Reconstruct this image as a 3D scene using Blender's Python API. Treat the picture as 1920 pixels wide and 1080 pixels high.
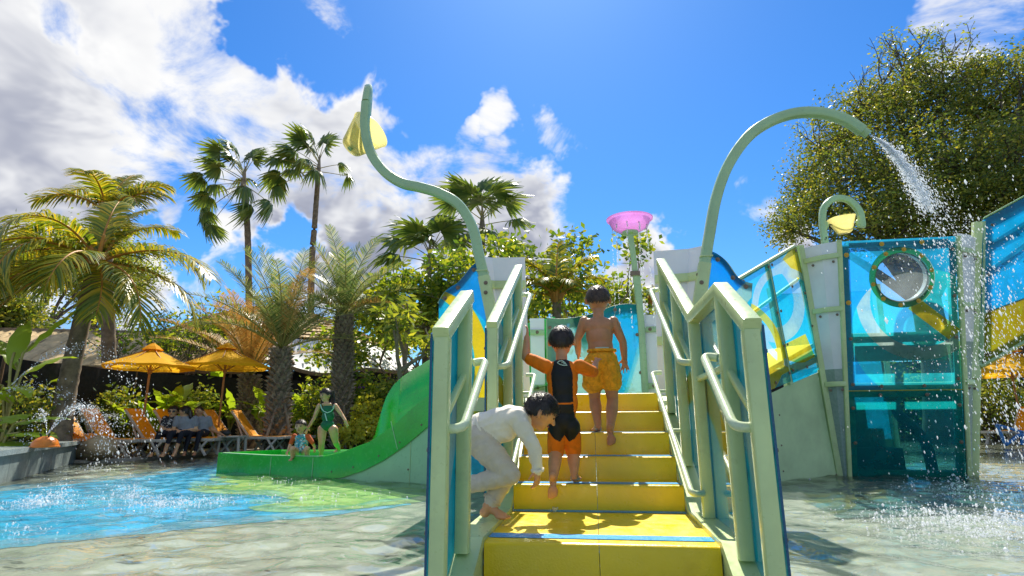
import bpy, math, random
import numpy as np
from mathutils import Vector, Matrix
random.seed(7); np.random.seed(7)
for o in list(bpy.data.objects): bpy.data.objects.remove(o)
SC = bpy.context.scene
COL = SC.collection
R = math.radians
# ---------------------------------------------------------------- camera
# world frame: +Y runs up the stairs, x = 0 is the middle of the stairs, z = 0 is the water
CF, PITCH, ROLL, YAW = 1071.1, 0.2321, -0.0061, 0.1386
CAM = np.array([0.0015, -2.9455, 0.727])
def _basis():
    fw = np.array([0, math.cos(PITCH), math.sin(PITCH)]); up = np.array([0, -math.sin(PITCH), math.cos(PITCH)]); rt = np.array([1., 0, 0])
    c, s = math.cos(ROLL), math.sin(ROLL)
    r, u = rt*c + up*s, up*c - rt*s
    c, s = math.cos(YAW), math.sin(YAW)
    M = np.array([[c, -s, 0], [s, c, 0], [0, 0, 1]])
    return M@r, M@u, M@fw
BR, BU, BW = _basis()
cd = bpy.data.cameras.new('camera'); cam = bpy.data.objects.new('camera', cd); COL.objects.link(cam)
cd.sensor_width = 36; cd.lens = 36*CF/1920; cd.clip_start = 0.05; cd.clip_end = 3000
cam.matrix_world = Matrix([[BR[0], BU[0], -BW[0], CAM[0]], [BR[1], BU[1], -BW[1], CAM[1]], [BR[2], BU[2], -BW[2], CAM[2]], [0, 0, 0, 1]])
SC.camera = cam
SC.render.resolution_x, SC.render.resolution_y = 1024, 576
# ---------------------------------------------------------------- colour management
SC.view_settings.view_transform = 'Standard'; SC.view_settings.look = 'None'
SC.view_settings.exposure = 1.05; SC.view_settings.gamma = 1.0
SC.view_settings.use_curve_mapping = False
SC.render.engine = 'CYCLES'
cy = SC.cycles
cy.max_bounces = 12; cy.diffuse_bounces = 4; cy.glossy_bounces = 4; cy.transmission_bounces = 8; cy.transparent_max_bounces = 24
cy.sample_clamp_indirect = 6.0; cy.caustics_reflective = False; cy.caustics_refractive = False
cy.use_denoising = True
# ---------------------------------------------------------------- sun
SUNV = Vector((-0.05, 0.953, 1.235)).normalized()          # towards the sun
sl = bpy.data.lights.new('sun', 'SUN'); sl.energy = 4.0; sl.angle = R(0.53); sl.color = (1.0, 0.93, 0.80)
so = bpy.data.objects.new('sun', sl); COL.objects.link(so)
so.rotation_euler = SUNV.to_track_quat('Z', 'Y').to_euler(); so.location = (0, 0, 60)
# ---------------------------------------------------------------- node helpers
class NT:
    def __init__(s, tree): s.t = tree; s.n = tree.nodes; s.l = tree.links
    def new(s, typ, **kw):
        n = s.n.new(typ)
        for k, v in kw.items(): setattr(n, k, v)
        return n
    def put(s, sock, v):
        if isinstance(v, bpy.types.NodeSocket): s.l.new(v, sock)
        elif isinstance(v, (tuple, list)) and len(v) == 3 and sock.type == 'RGBA': sock.default_value = (*v, 1)
        else: sock.default_value = v
    def math(s, op, a, b=0.0, c=0.0, clamp=False):
        n = s.new('ShaderNodeMath', operation=op, use_clamp=clamp)
        for i, v in enumerate((a, b, c)): s.put(n.inputs[i], v)
        return n.outputs[0]
    def vmath(s, op, a, b=(0, 0, 0)):
        n = s.new('ShaderNodeVectorMath', operation=op)
        s.put(n.inputs[0], a)
        if op == 'SCALE': s.put(n.inputs['Scale'], b)
        else: s.put(n.inputs[1], b)
        return n.outputs['Value'] if op in ('DOT_PRODUCT', 'LENGTH', 'DISTANCE') else n.outputs[0]
    def mix(s, f, a, b, blend='MIX'):
        n = s.new('ShaderNodeMix', data_type='RGBA', blend_type=blend)
        s.put(n.inputs['Factor'], f); s.put(n.inputs[6], a); s.put(n.inputs[7], b)
        return n.outputs[2]
    def noise(s, vec, scale, detail=3, rough=0.5, dist=0.0, dim='3D'):
        n = s.new('ShaderNodeTexNoise', noise_dimensions=dim)
        if vec is not None: s.l.new(vec, n.inputs['Vector'])
        n.inputs['Scale'].default_value = scale; n.inputs['Detail'].default_value = detail
        n.inputs['Roughness'].default_value = rough; n.inputs['Distortion'].default_value = dist
        return n.outputs[0]
    def ramp(s, f, stops, interp='LINEAR'):
        n = s.new('ShaderNodeValToRGB'); cr = n.color_ramp; cr.interpolation = interp
        while len(cr.elements) > 1: cr.elements.remove(cr.elements[-1])
        for i, (p, c) in enumerate(stops):
            e = cr.elements[0] if i == 0 else cr.elements.new(p)
            e.position = p; e.color = (*c, 1) if len(c) == 3 else c
        s.put(n.inputs[0], f)
        return n.outputs[0]
    def mr(s, v, a, b, c=0.0, d=1.0, smooth=False):
        n = s.new('ShaderNodeMapRange'); n.clamp = True
        if smooth: n.interpolation_type = 'SMOOTHSTEP'
        s.put(n.inputs[0], v); s.put(n.inputs[1], a); s.put(n.inputs[2], b); s.put(n.inputs[3], c); s.put(n.inputs[4], d)
        return n.outputs[0]
    def xyz(s, v):
        n = s.new('ShaderNodeSeparateXYZ'); s.put(n.inputs[0], v); return n.outputs
    def comb(s, x, y, z):
        n = s.new('ShaderNodeCombineXYZ')
        for i, v in enumerate((x, y, z)): s.put(n.inputs[i], v)
        return n.outputs[0]
# ---------------------------------------------------------------- sky: Nishita + cumulus clouds, one function of direction all round
W = bpy.data.worlds.new('World'); SC.world = W; W.use_nodes = True
def build_world():
    t = NT(W.node_tree)
    t.n.clear()
    out = t.new('ShaderNodeOutputWorld'); bg = t.new('ShaderNodeBackground'); bg.inputs[1].default_value = 0.12
    t.l.new(bg.outputs[0], out.inputs[0])
    sky = t.new('ShaderNodeTexSky', sky_type='NISHITA', sun_disc=False)
    sky.sun_elevation = math.asin(SUNV.z); sky.sun_rotation = math.atan2(SUNV.x, SUNV.y)
    sky.air_density = 1.0; sky.dust_density = 0.25; sky.ozone_density = 2.2; sky.altitude = 0
    hs = t.new('ShaderNodeHueSaturation'); hs.inputs['Saturation'].default_value = 1.32; hs.inputs['Value'].default_value = 1.0
    t.l.new(sky.outputs[0], hs.inputs['Color'])
    skyc = t.mix(1.0, hs.outputs[0], (0.345, 0.525, 0.67), 'MULTIPLY')
    # compress the bright glow round the sun a little, as the photograph's exposure blend does
    d = t.new('ShaderNodeTexCoord').outputs['Generated']
    x, y, z = t.xyz(d)
    zc = t.math('ADD', t.math('MAXIMUM', z, 0.0), 0.42)
    p = t.comb(t.math('DIVIDE', x, zc), t.math('DIVIDE', y, zc), 0.0)
    def dens(off, detail):
        q = t.vmath('ADD', p, off)
        big = t.noise(q, 1.6, 3, 0.5, 0.3)
        fin = t.noise(q, 4.4, detail, 0.62, 0.45)
        return t.math('ADD', t.math('MULTIPLY', big, 0.38), t.math('MULTIPLY', fin, 0.62))
    # weather: a bank of cumulus over one part of the sky, scattered puffs over the rest
    wv = t.new('ShaderNodeTexNoise'); wv.inputs['Scale'].default_value = 5.5; wv.inputs['Detail'].default_value = 5; wv.inputs['Roughness'].default_value = .6; t.l.new(d, wv.inputs['Vector'])
    dw = t.vmath('NORMALIZE', t.vmath('ADD', d, t.vmath('SCALE', t.vmath('SUBTRACT', wv.outputs['Color'], (.5, .5, .5)), .26)))
    def cone(px, py, a0, a1, amt):
        v = BW + BR*(px-960)/CF - BU*(py-540)/CF; v = v/np.linalg.norm(v)
        dp = t.vmath('DOT_PRODUCT', dw, tuple(v))
        return t.mr(dp, math.cos(R(a1)), math.cos(R(a0)), 0.0, amt, True)
    bias = cone(-250, 100, 6, 40, 0.27)
    for c in ((570, 330, 3, 18, .255), (250, 190, 4, 18, .20), (840, 400, 2, 11, .25), (980, 420, 1.5, 8, .26), (220, 330, 2, 12, .22), (60, 60, 3, 14, .12), (450, 150, 1, 8, .16),
              (1440, 350, .4, 4.2, .26), (1425, 300, .4, 2.8, .20), (1470, 465, .6, 3.6, .26), (1165, 500, 1, 5.5, .26), (1195, 540, 1, 4.5, .24),
              (1800, 55, 1, 6.0, .28), (1890, 20, 1, 4, .26), (905, 215, .4, 3.4, .15), (1025, 255, .4, 3.6, .13), (855, 235, .5, 2.8, .18), (720, 420, 2, 10, .27), (560, 440, 1, 6, .2), (60, 300, 4, 14, .26), (330, 250, 3, 10, .22)):
        bias = t.math('MAXIMUM', bias, cone(*c))
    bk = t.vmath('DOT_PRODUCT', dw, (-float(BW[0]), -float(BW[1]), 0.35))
    bias = t.math('MAXIMUM', bias, t.mr(bk, -.45, .35, 0, .15, True))      # unseen cumulus added behind the camera to raise the fill light
    clear = cone(350, 455, .5, 3.6, -.18)
    for c in ((240, 440, .4, 3, -.14), (160, 60, .3, 3.0, -.10), (770, 130, 1, 6, -.2), (480, 50, .5, 4.0, -.18), (520, 470, .4, 3, -.16), (1350, 120, 4, 16, -.2), (600, 90, 1, 5, -.18)):
        clear = t.math('MINIMUM', clear, cone(*c))
    bias = t.math('ADD', bias, clear)
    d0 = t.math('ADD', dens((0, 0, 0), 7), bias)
    m = t.mr(d0, 0.60, 0.73, 0, 1, True)
    m = t.math('MULTIPLY', m, t.mr(z, 0.0, 0.10, 0.25, 1, True))
    # thick, shaded undersides against sunlit rims: the density a little nearer the sun shades a point
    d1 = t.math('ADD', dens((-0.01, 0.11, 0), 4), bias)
    sh = t.mr(d1, 0.60, 0.82, 0, 1, True)
    lowz = t.mr(z, 0.62, 0.12, 0.0, 1.0, True)
    sh = t.math('MULTIPLY', sh, t.math('ADD', 0.25, t.math('MULTIPLY', lowz, 0.75)))
    mott = t.noise(p, 3.0, 4, 0.55)
    sh = t.math('MULTIPLY', sh, t.mr(mott, 0.36, 0.58, 0.35, 1.25))
    cc = t.ramp(sh, [(0.0, (4.05, 4.05, 4.05)), (0.3, (3.3, 3.35, 3.5)), (0.7, (1.8, 1.9, 2.3)), (1.0, (1.35, 1.45, 1.85))])
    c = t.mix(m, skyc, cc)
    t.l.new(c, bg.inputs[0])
build_world()
# ---------------------------------------------------------------- measuring helpers (a sight line meets a plane or a distance)
def ray(px, py): return BW + BR*(px-960)/CF - BU*(py-540)/CF
def atX(px, py, x): d = ray(px, py); return Vector(CAM + d*((x-CAM[0])/d[0]))
def atY(px, py, y): d = ray(px, py); return Vector(CAM + d*((y-CAM[1])/d[1]))
def atZ(px, py, z): d = ray(px, py); return Vector(CAM + d*((z-CAM[2])/d[2]))
def atD(px, py, dist): d = ray(px, py); return Vector(CAM + d*(dist/math.hypot(d[0], d[1])))
def gnd(px, dist, z=0.05): v = atD(px, 790, dist); v.z = z; return v
def lerp(a, b, t): return a + (b-a)*t
# ---------------------------------------------------------------- mesh builder
class MB:
    def __init__(s): s.v = []; s.f = []; s.m = []
    def add(s, vs, fs, mat=0):
        o = len(s.v); s.v += [tuple(v) for v in vs]
        for f in fs: s.f.append(tuple(i+o for i in f)); s.m.append(mat)
        return s
    def box(s, c, size, M=None, mat=0, taper=1.0):
        c = Vector(c); hx, hy, hz = (k/2 for k in size); vs = []
        for z in (-1, 1):
            k = taper if z > 0 else 1.0
            for x, y in ((-1, -1), (1, -1), (1, 1), (-1, 1)):
                p = Vector((x*hx*k, y*hy*k, z*hz)); vs.append(c + (M @ p if M else p))
        return s.add(vs, [(3, 2, 1, 0), (4, 5, 6, 7), (0, 1, 5, 4), (1, 2, 6, 5), (2, 3, 7, 6), (3, 0, 4, 7)], mat)
    def sweep(s, path, sec, up=(0, 0, 1), mat=0, closed=True, scale=None):
        """sweep a 2-D section (list of (a, b); a sideways, b along up) along a path"""
        P = [Vector(p) for p in path]; n = len(sec); vs = []; fs = []
        up = Vector(up)
        for i, p in enumerate(P):
            t0 = (P[i]-P[i-1]).normalized() if i > 0 else None
            t1 = (P[i+1]-P[i]).normalized() if i < len(P)-1 else None
            if t0 is None: t = t1; k = 1
            elif t1 is None: t = t0; k = 1
            else:
                t = (t0+t1)
                t = t.normalized() if t.length > 1e-6 else t1
                k = 1.0/max(0.35, t.dot(t1))
            side = t.cross(up)
            if side.length < 1e-4: side = t.cross(Vector((0, 1, 0.01)))
            side.normalize(); u2 = side.cross(t).normalized()
            # mitre: stretch in the plane of the bend
            bend = (t1-t0) if (t0 is not None and t1 is not None) else Vector((0, 0, 0))
            bl = bend.length
            sc = scale[i] if scale else 1.0
            for a, b in sec:
                q = side*a*sc + u2*b*sc
                if bl > 1e-5:
                    bd = bend/bl; q = q + bd*(q.dot(bd))*(k-1)
                vs.append(p+q)
        for i in range(len(P)-1):
            for j in range(n):
                a = i*n+j; b = i*n+(j+1) % n
                fs.append((a, b, b+n, a+n))
        if closed: fs.append(tuple(range(n-1, -1, -1))); fs.append(tuple(range((len(P)-1)*n, len(P)*n)))
        return s.add(vs, fs, mat)
    def tube(s, path, r, seg=10, mat=0, scale=None):
        return s.sweep(path, [(r*math.cos(2*math.pi*k/seg), r*math.sin(2*math.pi*k/seg)) for k in range(seg)], mat=mat, scale=scale)
    def cone(s, p0, p1, r0, r1, seg=10, mat=0):
        return s.tube([p0, p1], 1.0, seg, mat, scale=[r0, r1])
    def bar(s, p0, p1, w, h, up=(0, 0, 1), ch=0.006, mat=0):
        return s.sweep([p0, p1], rrect(w, h, ch), up, mat)
    def lathe(s, prof, seg=24, c=(0, 0, 0), M=None, mat=0, capb=True, capt=True, arc=2*math.pi):
        c = Vector(c); vs = []; fs = []; n = len(prof); full = arc > 6.28
        ns = seg if full else seg+1
        for k in range(ns):
            a = arc*k/seg
            for r, z in prof:
                p = Vector((r*math.cos(a), r*math.sin(a), z)); vs.append(c + (M @ p if M else p))
        for k in range(seg):
            k2 = (k+1) % ns
            for j in range(n-1): fs.append((k*n+j, k2*n+j, k2*n+j+1, k*n+j+1))
        if full and capb and prof[0][0] > 1e-6: fs.append(tuple(k*n for k in range(seg-1, -1, -1)))
        if full and capt and prof[-1][0] > 1e-6: fs.append(tuple(k*n+n-1 for k in range(seg)))
        return s.add(vs, fs, mat)
    def prism(s, poly, n, mat=0):
        """poly: list of 3-D points (planar-ish), n: extrusion vector"""
        P = [Vector(p) for p in poly]; n = Vector(n); k = len(P)
        vs = P + [p+n for p in P]
        fs = [tuple(range(k-1, -1, -1)), tuple(range(k, 2*k))] + [(i, (i+1) % k, (i+1) % k+k, i+k) for i in range(k)]
        return s.add(vs, fs, mat)
    def strip(s, A, B, n, mat=0):
        """solid band between two edge curves A and B (same length), thickness vector n"""
        A = [Vector(p) for p in A]; B = [Vector(p) for p in B]; n = Vector(n); k = len(A)
        vs = A + B + [p+n for p in A] + [p+n for p in B]; fs = []
        for i in range(k-1):
            fs += [(i, i+1, k+i+1, k+i), (2*k+i+1, 2*k+i, 3*k+i, 3*k+i+1), (i+1, i, 2*k+i, 2*k+i+1), (k+i, k+i+1, 3*k+i+1, 3*k+i)]
        fs += [(0, k, 3*k, 2*k), (k-1, 3*k-1, 4*k-1, 2*k-1)]
        return s.add(vs, fs, mat)
    def ball(s, c, r, seg=12, rings=8, M=None, mat=0):
        if not isinstance(r, (tuple, list)): r = (r, r, r)
        prof = [(max(0.0, math.sin(math.pi*i/rings)), -math.cos(math.pi*i/rings)) for i in range(rings+1)]
        S = Matrix.Diagonal(Vector(r)); MM = (M @ S) if M else S
        prof[0] = (1e-4, -1); prof[-1] = (1e-4, 1)
        return s.lathe(prof, seg, c, MM, mat)
    def mesh(s, name, mats, smooth=False, angle=None):
        me = bpy.data.meshes.new(name); me.from_pydata(s.v, [], s.f)
        for m in (mats if isinstance(mats, (list, tuple)) else [mats]): me.materials.append(m)
        me.polygons.foreach_set('material_index', s.m)
        if smooth:
            me.polygons.foreach_set('use_smooth', [True]*len(me.polygons))
            if angle: me.set_sharp_from_angle(angle=R(angle))
        me.update(); return me
    def build(s, name, mats, parent=None, smooth=True, angle=38, loc=None):
        o = bpy.data.objects.new(name, s.mesh(name, mats, smooth, angle)); COL.objects.link(o)
        if parent: o.parent = parent
        if loc: o.location = loc
        return o
def rrect(w, h, r=0.006):
    a, b = w/2, h/2; r = min(r, a*.98, b*.98); k = r*0.3
    return [(-a+r, -b), (a-r, -b), (a-k, -b+k), (a, -b+r), (a, b-r), (a-k, b-k), (a-r, b), (-a+r, b), (-a+k, b-k), (-a, b-r), (-a, -b+r), (-a+k, -b+k)]
def npmesh(name, V, F, mats, mi=None, smooth=False):
    """mesh from numpy arrays; F is (n,3) or (n,4)"""
    me = bpy.data.meshes.new(name); V = np.asarray(V, dtype=np.float32); F = np.asarray(F, dtype=np.int32)
    n, k = F.shape
    me.vertices.add(len(V)); me.vertices.foreach_set('co', V.ravel())
    me.loops.add(n*k); me.loops.foreach_set('vertex_index', F.ravel())
    me.polygons.add(n); me.polygons.foreach_set('loop_start', np.arange(0, n*k, k, dtype=np.int32))
    for m in (mats if isinstance(mats, (list, tuple)) else [mats]): me.materials.append(m)
    if mi is not None: me.polygons.foreach_set('material_index', np.asarray(mi, dtype=np.int32))
    me.update(calc_edges=True)
    if smooth: me.polygons.foreach_set('use_smooth', [True]*n)
    return me
def link(name, me, parent=None, loc=None, rot=None):
    o = bpy.data.objects.new(name, me); COL.objects.link(o)
    if parent: o.parent = parent
    if loc is not None: o.location = loc
    if rot is not None: o.rotation_euler = rot
    return o
def tag(o, label=None, cat=None, group=None, kind=None):
    if label: o['label'] = label
    if cat: o['category'] = cat
    if group: o['group'] = group
    if kind: o['kind'] = kind
    return o
def thing(name, label, cat, loc=(0, 0, 0), rz=0.0, group=None):
    o = bpy.data.objects.new(name, None); COL.objects.link(o); o.location = loc; o.rotation_euler = (0, 0, rz)
    o.empty_display_size = 0.1
    return tag(o, label, cat, group)
def copy_tree(o, parent=None):
    c = o.copy(); COL.objects.link(c); c.parent = parent
    for ch in list(o.children): copy_tree(ch, c)
    return c
def spline(pts, n=8):
    """Catmull-Rom through the points"""
    P = [Vector(p) for p in pts]; P = [P[0]*2-P[1]] + P + [P[-1]*2-P[-2]]; out = []
    for i in range(1, len(P)-2):
        a, b, c, d = P[i-1:i+3]
        for k in range(n):
            t = k/n
            out.append(0.5*((2*b) + (c-a)*t + (2*a-5*b+4*c-d)*t*t + (3*b-a-3*c+d)*t**3))
    out.append(P[-2]); return out
# ---------------------------------------------------------------- materials
def newmat(name):
    m = bpy.data.materials.new(name); m.use_nodes = True; t = NT(m.node_tree); t.n.clear()
    out = t.new('ShaderNodeOutputMaterial'); return m, t, out
def pbr(t, out, col, rough=0.5, metal=0.0, spec=0.5, bump=None, bstr=0.2, bdist=0.01, coat=0.0, sss=0.0):
    b = t.new('ShaderNodeBsdfPrincipled')
    t.put(b.inputs['Base Color'], col); t.put(b.inputs['Roughness'], rough); t.put(b.inputs['Metallic'], metal)
    t.put(b.inputs['Specular IOR Level'], spec); t.put(b.inputs['Coat Weight'], coat); b.inputs['Coat Roughness'].default_value = 0.12
    if bump is not None:
        bn = t.new('ShaderNodeBump'); bn.inputs['Strength'].default_value = bstr; bn.inputs['Distance'].default_value = bdist
        t.put(bn.inputs['Height'], bump); t.l.new(bn.outputs[0], b.inputs['Normal'])
    if out is not None: t.l.new(b.outputs[0], out.inputs[0])
    return b
def opos(t): return t.new('ShaderNodeTexCoord').outputs['Object']
def gpos(t): return t.new('ShaderNodeNewGeometry').outputs['Position']
def rnd(t): return t.new('ShaderNodeNewGeometry').outputs['Random Per Island']
def paint(name, col, rough=0.4, var=0.12, scale=6.0, spec=0.5, dirt=None, wet=0.0, bs=0.04):
    """worn paint: slight tone shifts, faint scuffs and streaks"""
    m, t, out = newmat(name); p = gpos(t)
    n1 = t.noise(p, scale, 4, 0.6); n2 = t.noise(p, scale*9, 3, 0.6)
    dk = tuple(c*(1-var*1.6) for c in col); lt = tuple(min(1, c*(1+var)) for c in col)
    c = t.mix(t.mr(n1, .32, .68), dk, lt)
    if dirt: c = t.mix(t.mr(t.noise(p, scale*2.3, 5, .7), .58, .75, 0, .5), c, dirt)
    r = t.mr(n2, .3, .7, max(.04, rough-.12), rough+.12)
    pbr(t, out, c, r, spec=spec, bump=t.noise(p, 90, 2), bstr=bs, bdist=.002, coat=wet)
    return m
def leafmat(name, cols, trans=0.45, rough=0.42, tint=(1.25, 1.15, .45), yellow=0.0, spec=.4):
    """leaf: reflective face, light glowing through from behind; tone differs leaf by leaf"""
    m, t, out = newmat(name); r = rnd(t)
    st = [(i/(len(cols)-1), c) for i, c in enumerate(cols)]
    c = t.ramp(r, st)
    b = pbr(t, None, c, rough, spec=spec)
    tr = t.new('ShaderNodeBsdfTranslucent'); t.put(tr.inputs[0], t.mix(1.0, c, tint, 'MULTIPLY'))
    mx = t.new('ShaderNodeMixShader'); mx.inputs[0].default_value = trans
    t.l.new(b.outputs[0], mx.inputs[1]); t.l.new(tr.outputs[0], mx.inputs[2]); t.l.new(mx.outputs[0], out.inputs[0])
    return m
def acrylic(name, tint, body, fac=0.30, rough=0.05, wet=True, pattern=None, ior=1.46):
    """tinted see-through sheet: light passes with the tint, part of it scatters in the sheet, the face mirrors at grazing angles"""
    m, t, out = newmat(name); p = opos(t)
    if pattern: tint, body = pattern(t, p, tint, body)
    tr = t.new('ShaderNodeBsdfTransparent'); t.put(tr.inputs[0], tint)
    df = t.new('ShaderNodeBsdfDiffuse'); t.put(df.inputs[0], body)
    tl = t.new('ShaderNodeBsdfTranslucent'); t.put(tl.inputs[0], body)
    ms = t.new('ShaderNodeMixShader'); ms.inputs[0].default_value = .75
    t.l.new(df.outputs[0], ms.inputs[1]); t.l.new(tl.outputs[0], ms.inputs[2])
    haze = t.mr(t.noise(gpos(t), 3.0, 5, .65), .35, .7, fac*.65, fac*1.45)
    m1 = t.new('ShaderNodeMixShader'); t.put(m1.inputs[0], haze)
    t.l.new(tr.outputs[0], m1.inputs[1]); t.l.new(ms.outputs[0], m1.inputs[2])
    gl = t.new('ShaderNodeBsdfGlossy'); gl.inputs['Roughness'].default_value = rough
    fr = t.new('ShaderNodeFresnel'); fr.inputs[0].default_value = ior
    bn = t.new('ShaderNodeBump'); bn.inputs['Strength'].default_value = .05; bn.inputs['Distance'].default_value = .01
    t.put(bn.inputs['Height'], t.noise(gpos(t), 4.0, 2)); t.l.new(bn.outputs[0], gl.inputs['Normal'])
    m2 = t.new('ShaderNodeMixShader'); t.put(m2.inputs[0], t.math('MULTIPLY', fr.outputs[0], .6))
    t.l.new(m1.outputs[0], m2.inputs[1]); t.l.new(gl.outputs[0], m2.inputs[2]); t.l.new(m2.outputs[0], out.inputs[0])
    return m
GREEN = (.56, .68, .32)
M = {}
M['green'] = paint('sage_green_paint', GREEN, .36, .08, 3, wet=.25, dirt=(.40, .47, .24), bs=.10)
M['green_pale'] = paint('pale_green_paint', (.37, .56, .30), .42, .06, 3)
M['green_pipe'] = paint('green_pipe_paint', (.38, .56, .30), .33, .08, 2, wet=.2, dirt=(.27, .40, .21), bs=.10)
M['olive'] = paint('olive_wall_paint', (.50, .66, .36), .5, .10, 2.0)
M['steel_green'] = paint('handrail_paint', (.62, .72, .46), .30, .08, 10, wet=.4)
M['yellow'] = paint('yellow_step_coating', (.90, .63, .005), .36, .07, 1.7, spec=.4, bs=.7, dirt=(.72, .47, .01), wet=.25)
M['blue_strip'] = paint('blue_tread_strip', (.01, .32, .72), .35, .1, 6)
M['white_panel'] = paint('white_filler_panel', (.84, .84, .88), .45, .05, 2.0)
M['bolt'] = paint('bronze_bolt', (.20, .14, .09), .35, .2, 40)
M['slide'] = paint('green_slide_gelcoat', (.014, .46, .03), .22, .10, 2.0, wet=.5)
M['slide_pale'] = paint('pale_slide_skirt', (.36, .62, .34), .35, .06, 2.0)
M['seam'] = paint('slide_seam', (.35, .62, .32), .5, .05, 8)
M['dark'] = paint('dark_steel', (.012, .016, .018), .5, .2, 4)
M['dark_teal'] = paint('dark_teal_box', (.015, .12, .10), .5, .1, 4)
M['orange_fabric'] = paint('orange_canvas', (.80, .36, .008), .75, .09, 3, spec=.2)
M['orange_sling'] = paint('orange_sling', (.80, .32, .008), .6, .09, 4, spec=.25)
M['orange_dome'] = paint('orange_nozzle', (.75, .20, .01), .35, .1, 8)
M['wood'] = paint('varnished_wood', (.40, .17, .04), .5, .2, 8)
M['plastic'] = paint('beige_plastic', (.50, .44, .36), .45, .07, 5)
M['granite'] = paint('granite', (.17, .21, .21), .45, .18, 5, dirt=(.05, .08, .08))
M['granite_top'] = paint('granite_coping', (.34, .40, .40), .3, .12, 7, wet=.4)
M['boulder'] = paint('sandstone', (.42, .31, .18), .8, .25, 3, dirt=(.16, .11, .06), bs=.4)
M['deck'] = paint('pale_stone_paving', (.74, .63, .47), .7, .14, .9, dirt=(.42, .35, .26), bs=.3)
M['soil'] = paint('earth', (.13, .09, .05), .9, .25, .6, dirt=(.06, .08, .03), bs=.5)
M['shade_cloth'] = paint('black_shade_cloth', (.012, .012, .014), .8, .3, 1.5)
M['shingle'] = paint('wood_shingle', (.58, .42, .21), .85, .20, 3.0, dirt=(.30, .21, .11), bs=.4)
M['membrane'] = paint('white_membrane', (.80, .80, .80), .6, .08, .8, dirt=(.42, .42, .42))
M['beam'] = paint('timber', (.16, .09, .045), .7, .2, 4)
M['bark'] = paint('grey_brown_bark', (.13, .10, .075), .9, .3, 4, bs=.6, dirt=(.05, .04, .03))
M['bark_pale'] = paint('pale_bark', (.26, .20, .14), .9, .28, 5, bs=.6)
M['palm_bark'] = paint('palm_trunk', (.20, .15, .10), .9, .3, 6, bs=.6, dirt=(.06, .05, .04))
M['boot'] = paint('palm_leaf_base', (.34, .27, .19), .85, .4, 9, bs=.5)
M['rachis'] = paint('palm_rachis', (.34, .30, .08), .55, .2, 6)
M['rachis_orange'] = paint('palm_leaf_base_orange', (.50, .22, .04), .6, .2, 6)
M['coco'] = leafmat('coconut_leaflet', [(.08, .15, .03), (.15, .23, .035), (.26, .32, .04), (.46, .42, .05), (.60, .48, .05)], .45, .32, (1.35, 1.15, .35))
M['fan'] = leafmat('fan_palm_leaf', [(.09, .16, .05), (.16, .24, .06), (.26, .32, .08)], .36, .35)
M['date'] = leafmat('date_palm_leaflet', [(.06, .12, .03), (.11, .17, .045), (0.147, 0.231, 0.084), (0.251, 0.335, 0.126), (0.419, 0.460, 0.188), (0.544, 0.460, 0.231)], .32, .4, (1.15, 1.1, .6))
M['date_dry'] = leafmat('dry_palm_leaflet', [(0.335, 0.188, 0.062), (0.586, 0.356, 0.126), (0.460, 0.377, 0.147)], .3, .6, (1.2, 1.0, .6))
M['leaf_dark'] = leafmat('dark_tree_leaf', [(.06, .11, .025), (.13, .19, .035), (.24, .28, .05), (.38, .34, .06)], .5, .4)
M['leaf_mid'] = leafmat('mid_tree_leaf', [(.10, .17, .03), (.24, .31, .05), (.46, .46, .06)], .52, .4)
M['leaf_lime'] = leafmat('lime_tree_leaf', [(.07, .16, .02), (.16, .26, .03), (.30, .38, .04), (.48, .48, .05)], .5, .35)
M['leaf_big'] = leafmat('broad_leaf', [(0.105, 0.251, 0.038), (0.251, 0.419, 0.042), (0.620, 0.620, 0.042)], .48, .28)
M['leaf_gold'] = leafmat('croton_leaf', [(0.524, 0.460, 0.042), (0.620, 0.620, 0.062), (0.419, 0.460, 0.062)], .45, .4)
M['flower'] = leafmat('purple_flower', [(.35, .10, .50), (.50, .22, .65)], .4, .5, (1.1, .9, 1.1))
# ================================================================ SETTING
EDGE = [(-11.2, 7.6), (-10.1, 8.4), (-9.9, 12.0), (-8.2, 17.5), (-5.0, 22.0), (2.0, 27.0), (14.0, 33.0), (38.0, 40.0), (80.0, 44.0)]
LWALL = [(-3.6, -3.6), (-5.2, .2), (-7.75, 4.0), (-9.6, 6.6), (-11.45, 9.2)]
def sheet(name, pts, z, mat, label, cat=None):
    me = bpy.data.meshes.new(name); me.from_pydata([(p[0], p[1], z) for p in pts], [], [tuple(range(len(pts)))]); me.materials.append(mat); me.update()
    return tag(link(name, me), label, cat, kind='structure')
sheet('ground', [(-400, -60), (-5, -60), (-3.6, -3.6), (-5.2, .2), (-7.75, 4.0), (-9.6, 6.6)] + EDGE + [(80, -60), (400, -60), (400, 900), (-400, 900)], 0.03, M['soil'], 'brown earth of the garden around the pool')
# deck: pale paving along the pool edge
def offs(P, d):
    out = []
    for i in range(len(P)):
        a = Vector(P[max(0, i-1)]); b = Vector(P[min(len(P)-1, i+1)]); t = (b-a).normalized(); out.append(Vector(P[i]) + Vector((-t.y, t.x))*d)
    return out
E2 = [tuple(v) for v in [p.to_2d() for p in spline([(x, y, 0) for x, y in EDGE], 6)]]
sheet('deck', E2 + [tuple(p) for p in reversed(offs(E2, 8.5))], 0.05, M['deck'], 'pale stone paving deck along the far pool edge')
mb = MB(); I2 = offs(E2, -.28)
mb.strip([(x, y, .056) for x, y in E2], [(p.x, p.y, .056) for p in I2], (0, 0, -.22))
tag(mb.build('pool_coping', paint('coping_stone', (.36, .32, .26), .5, .2, 1.5, wet=.2)), 'wet stone coping along the pool edge', kind='structure')
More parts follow.
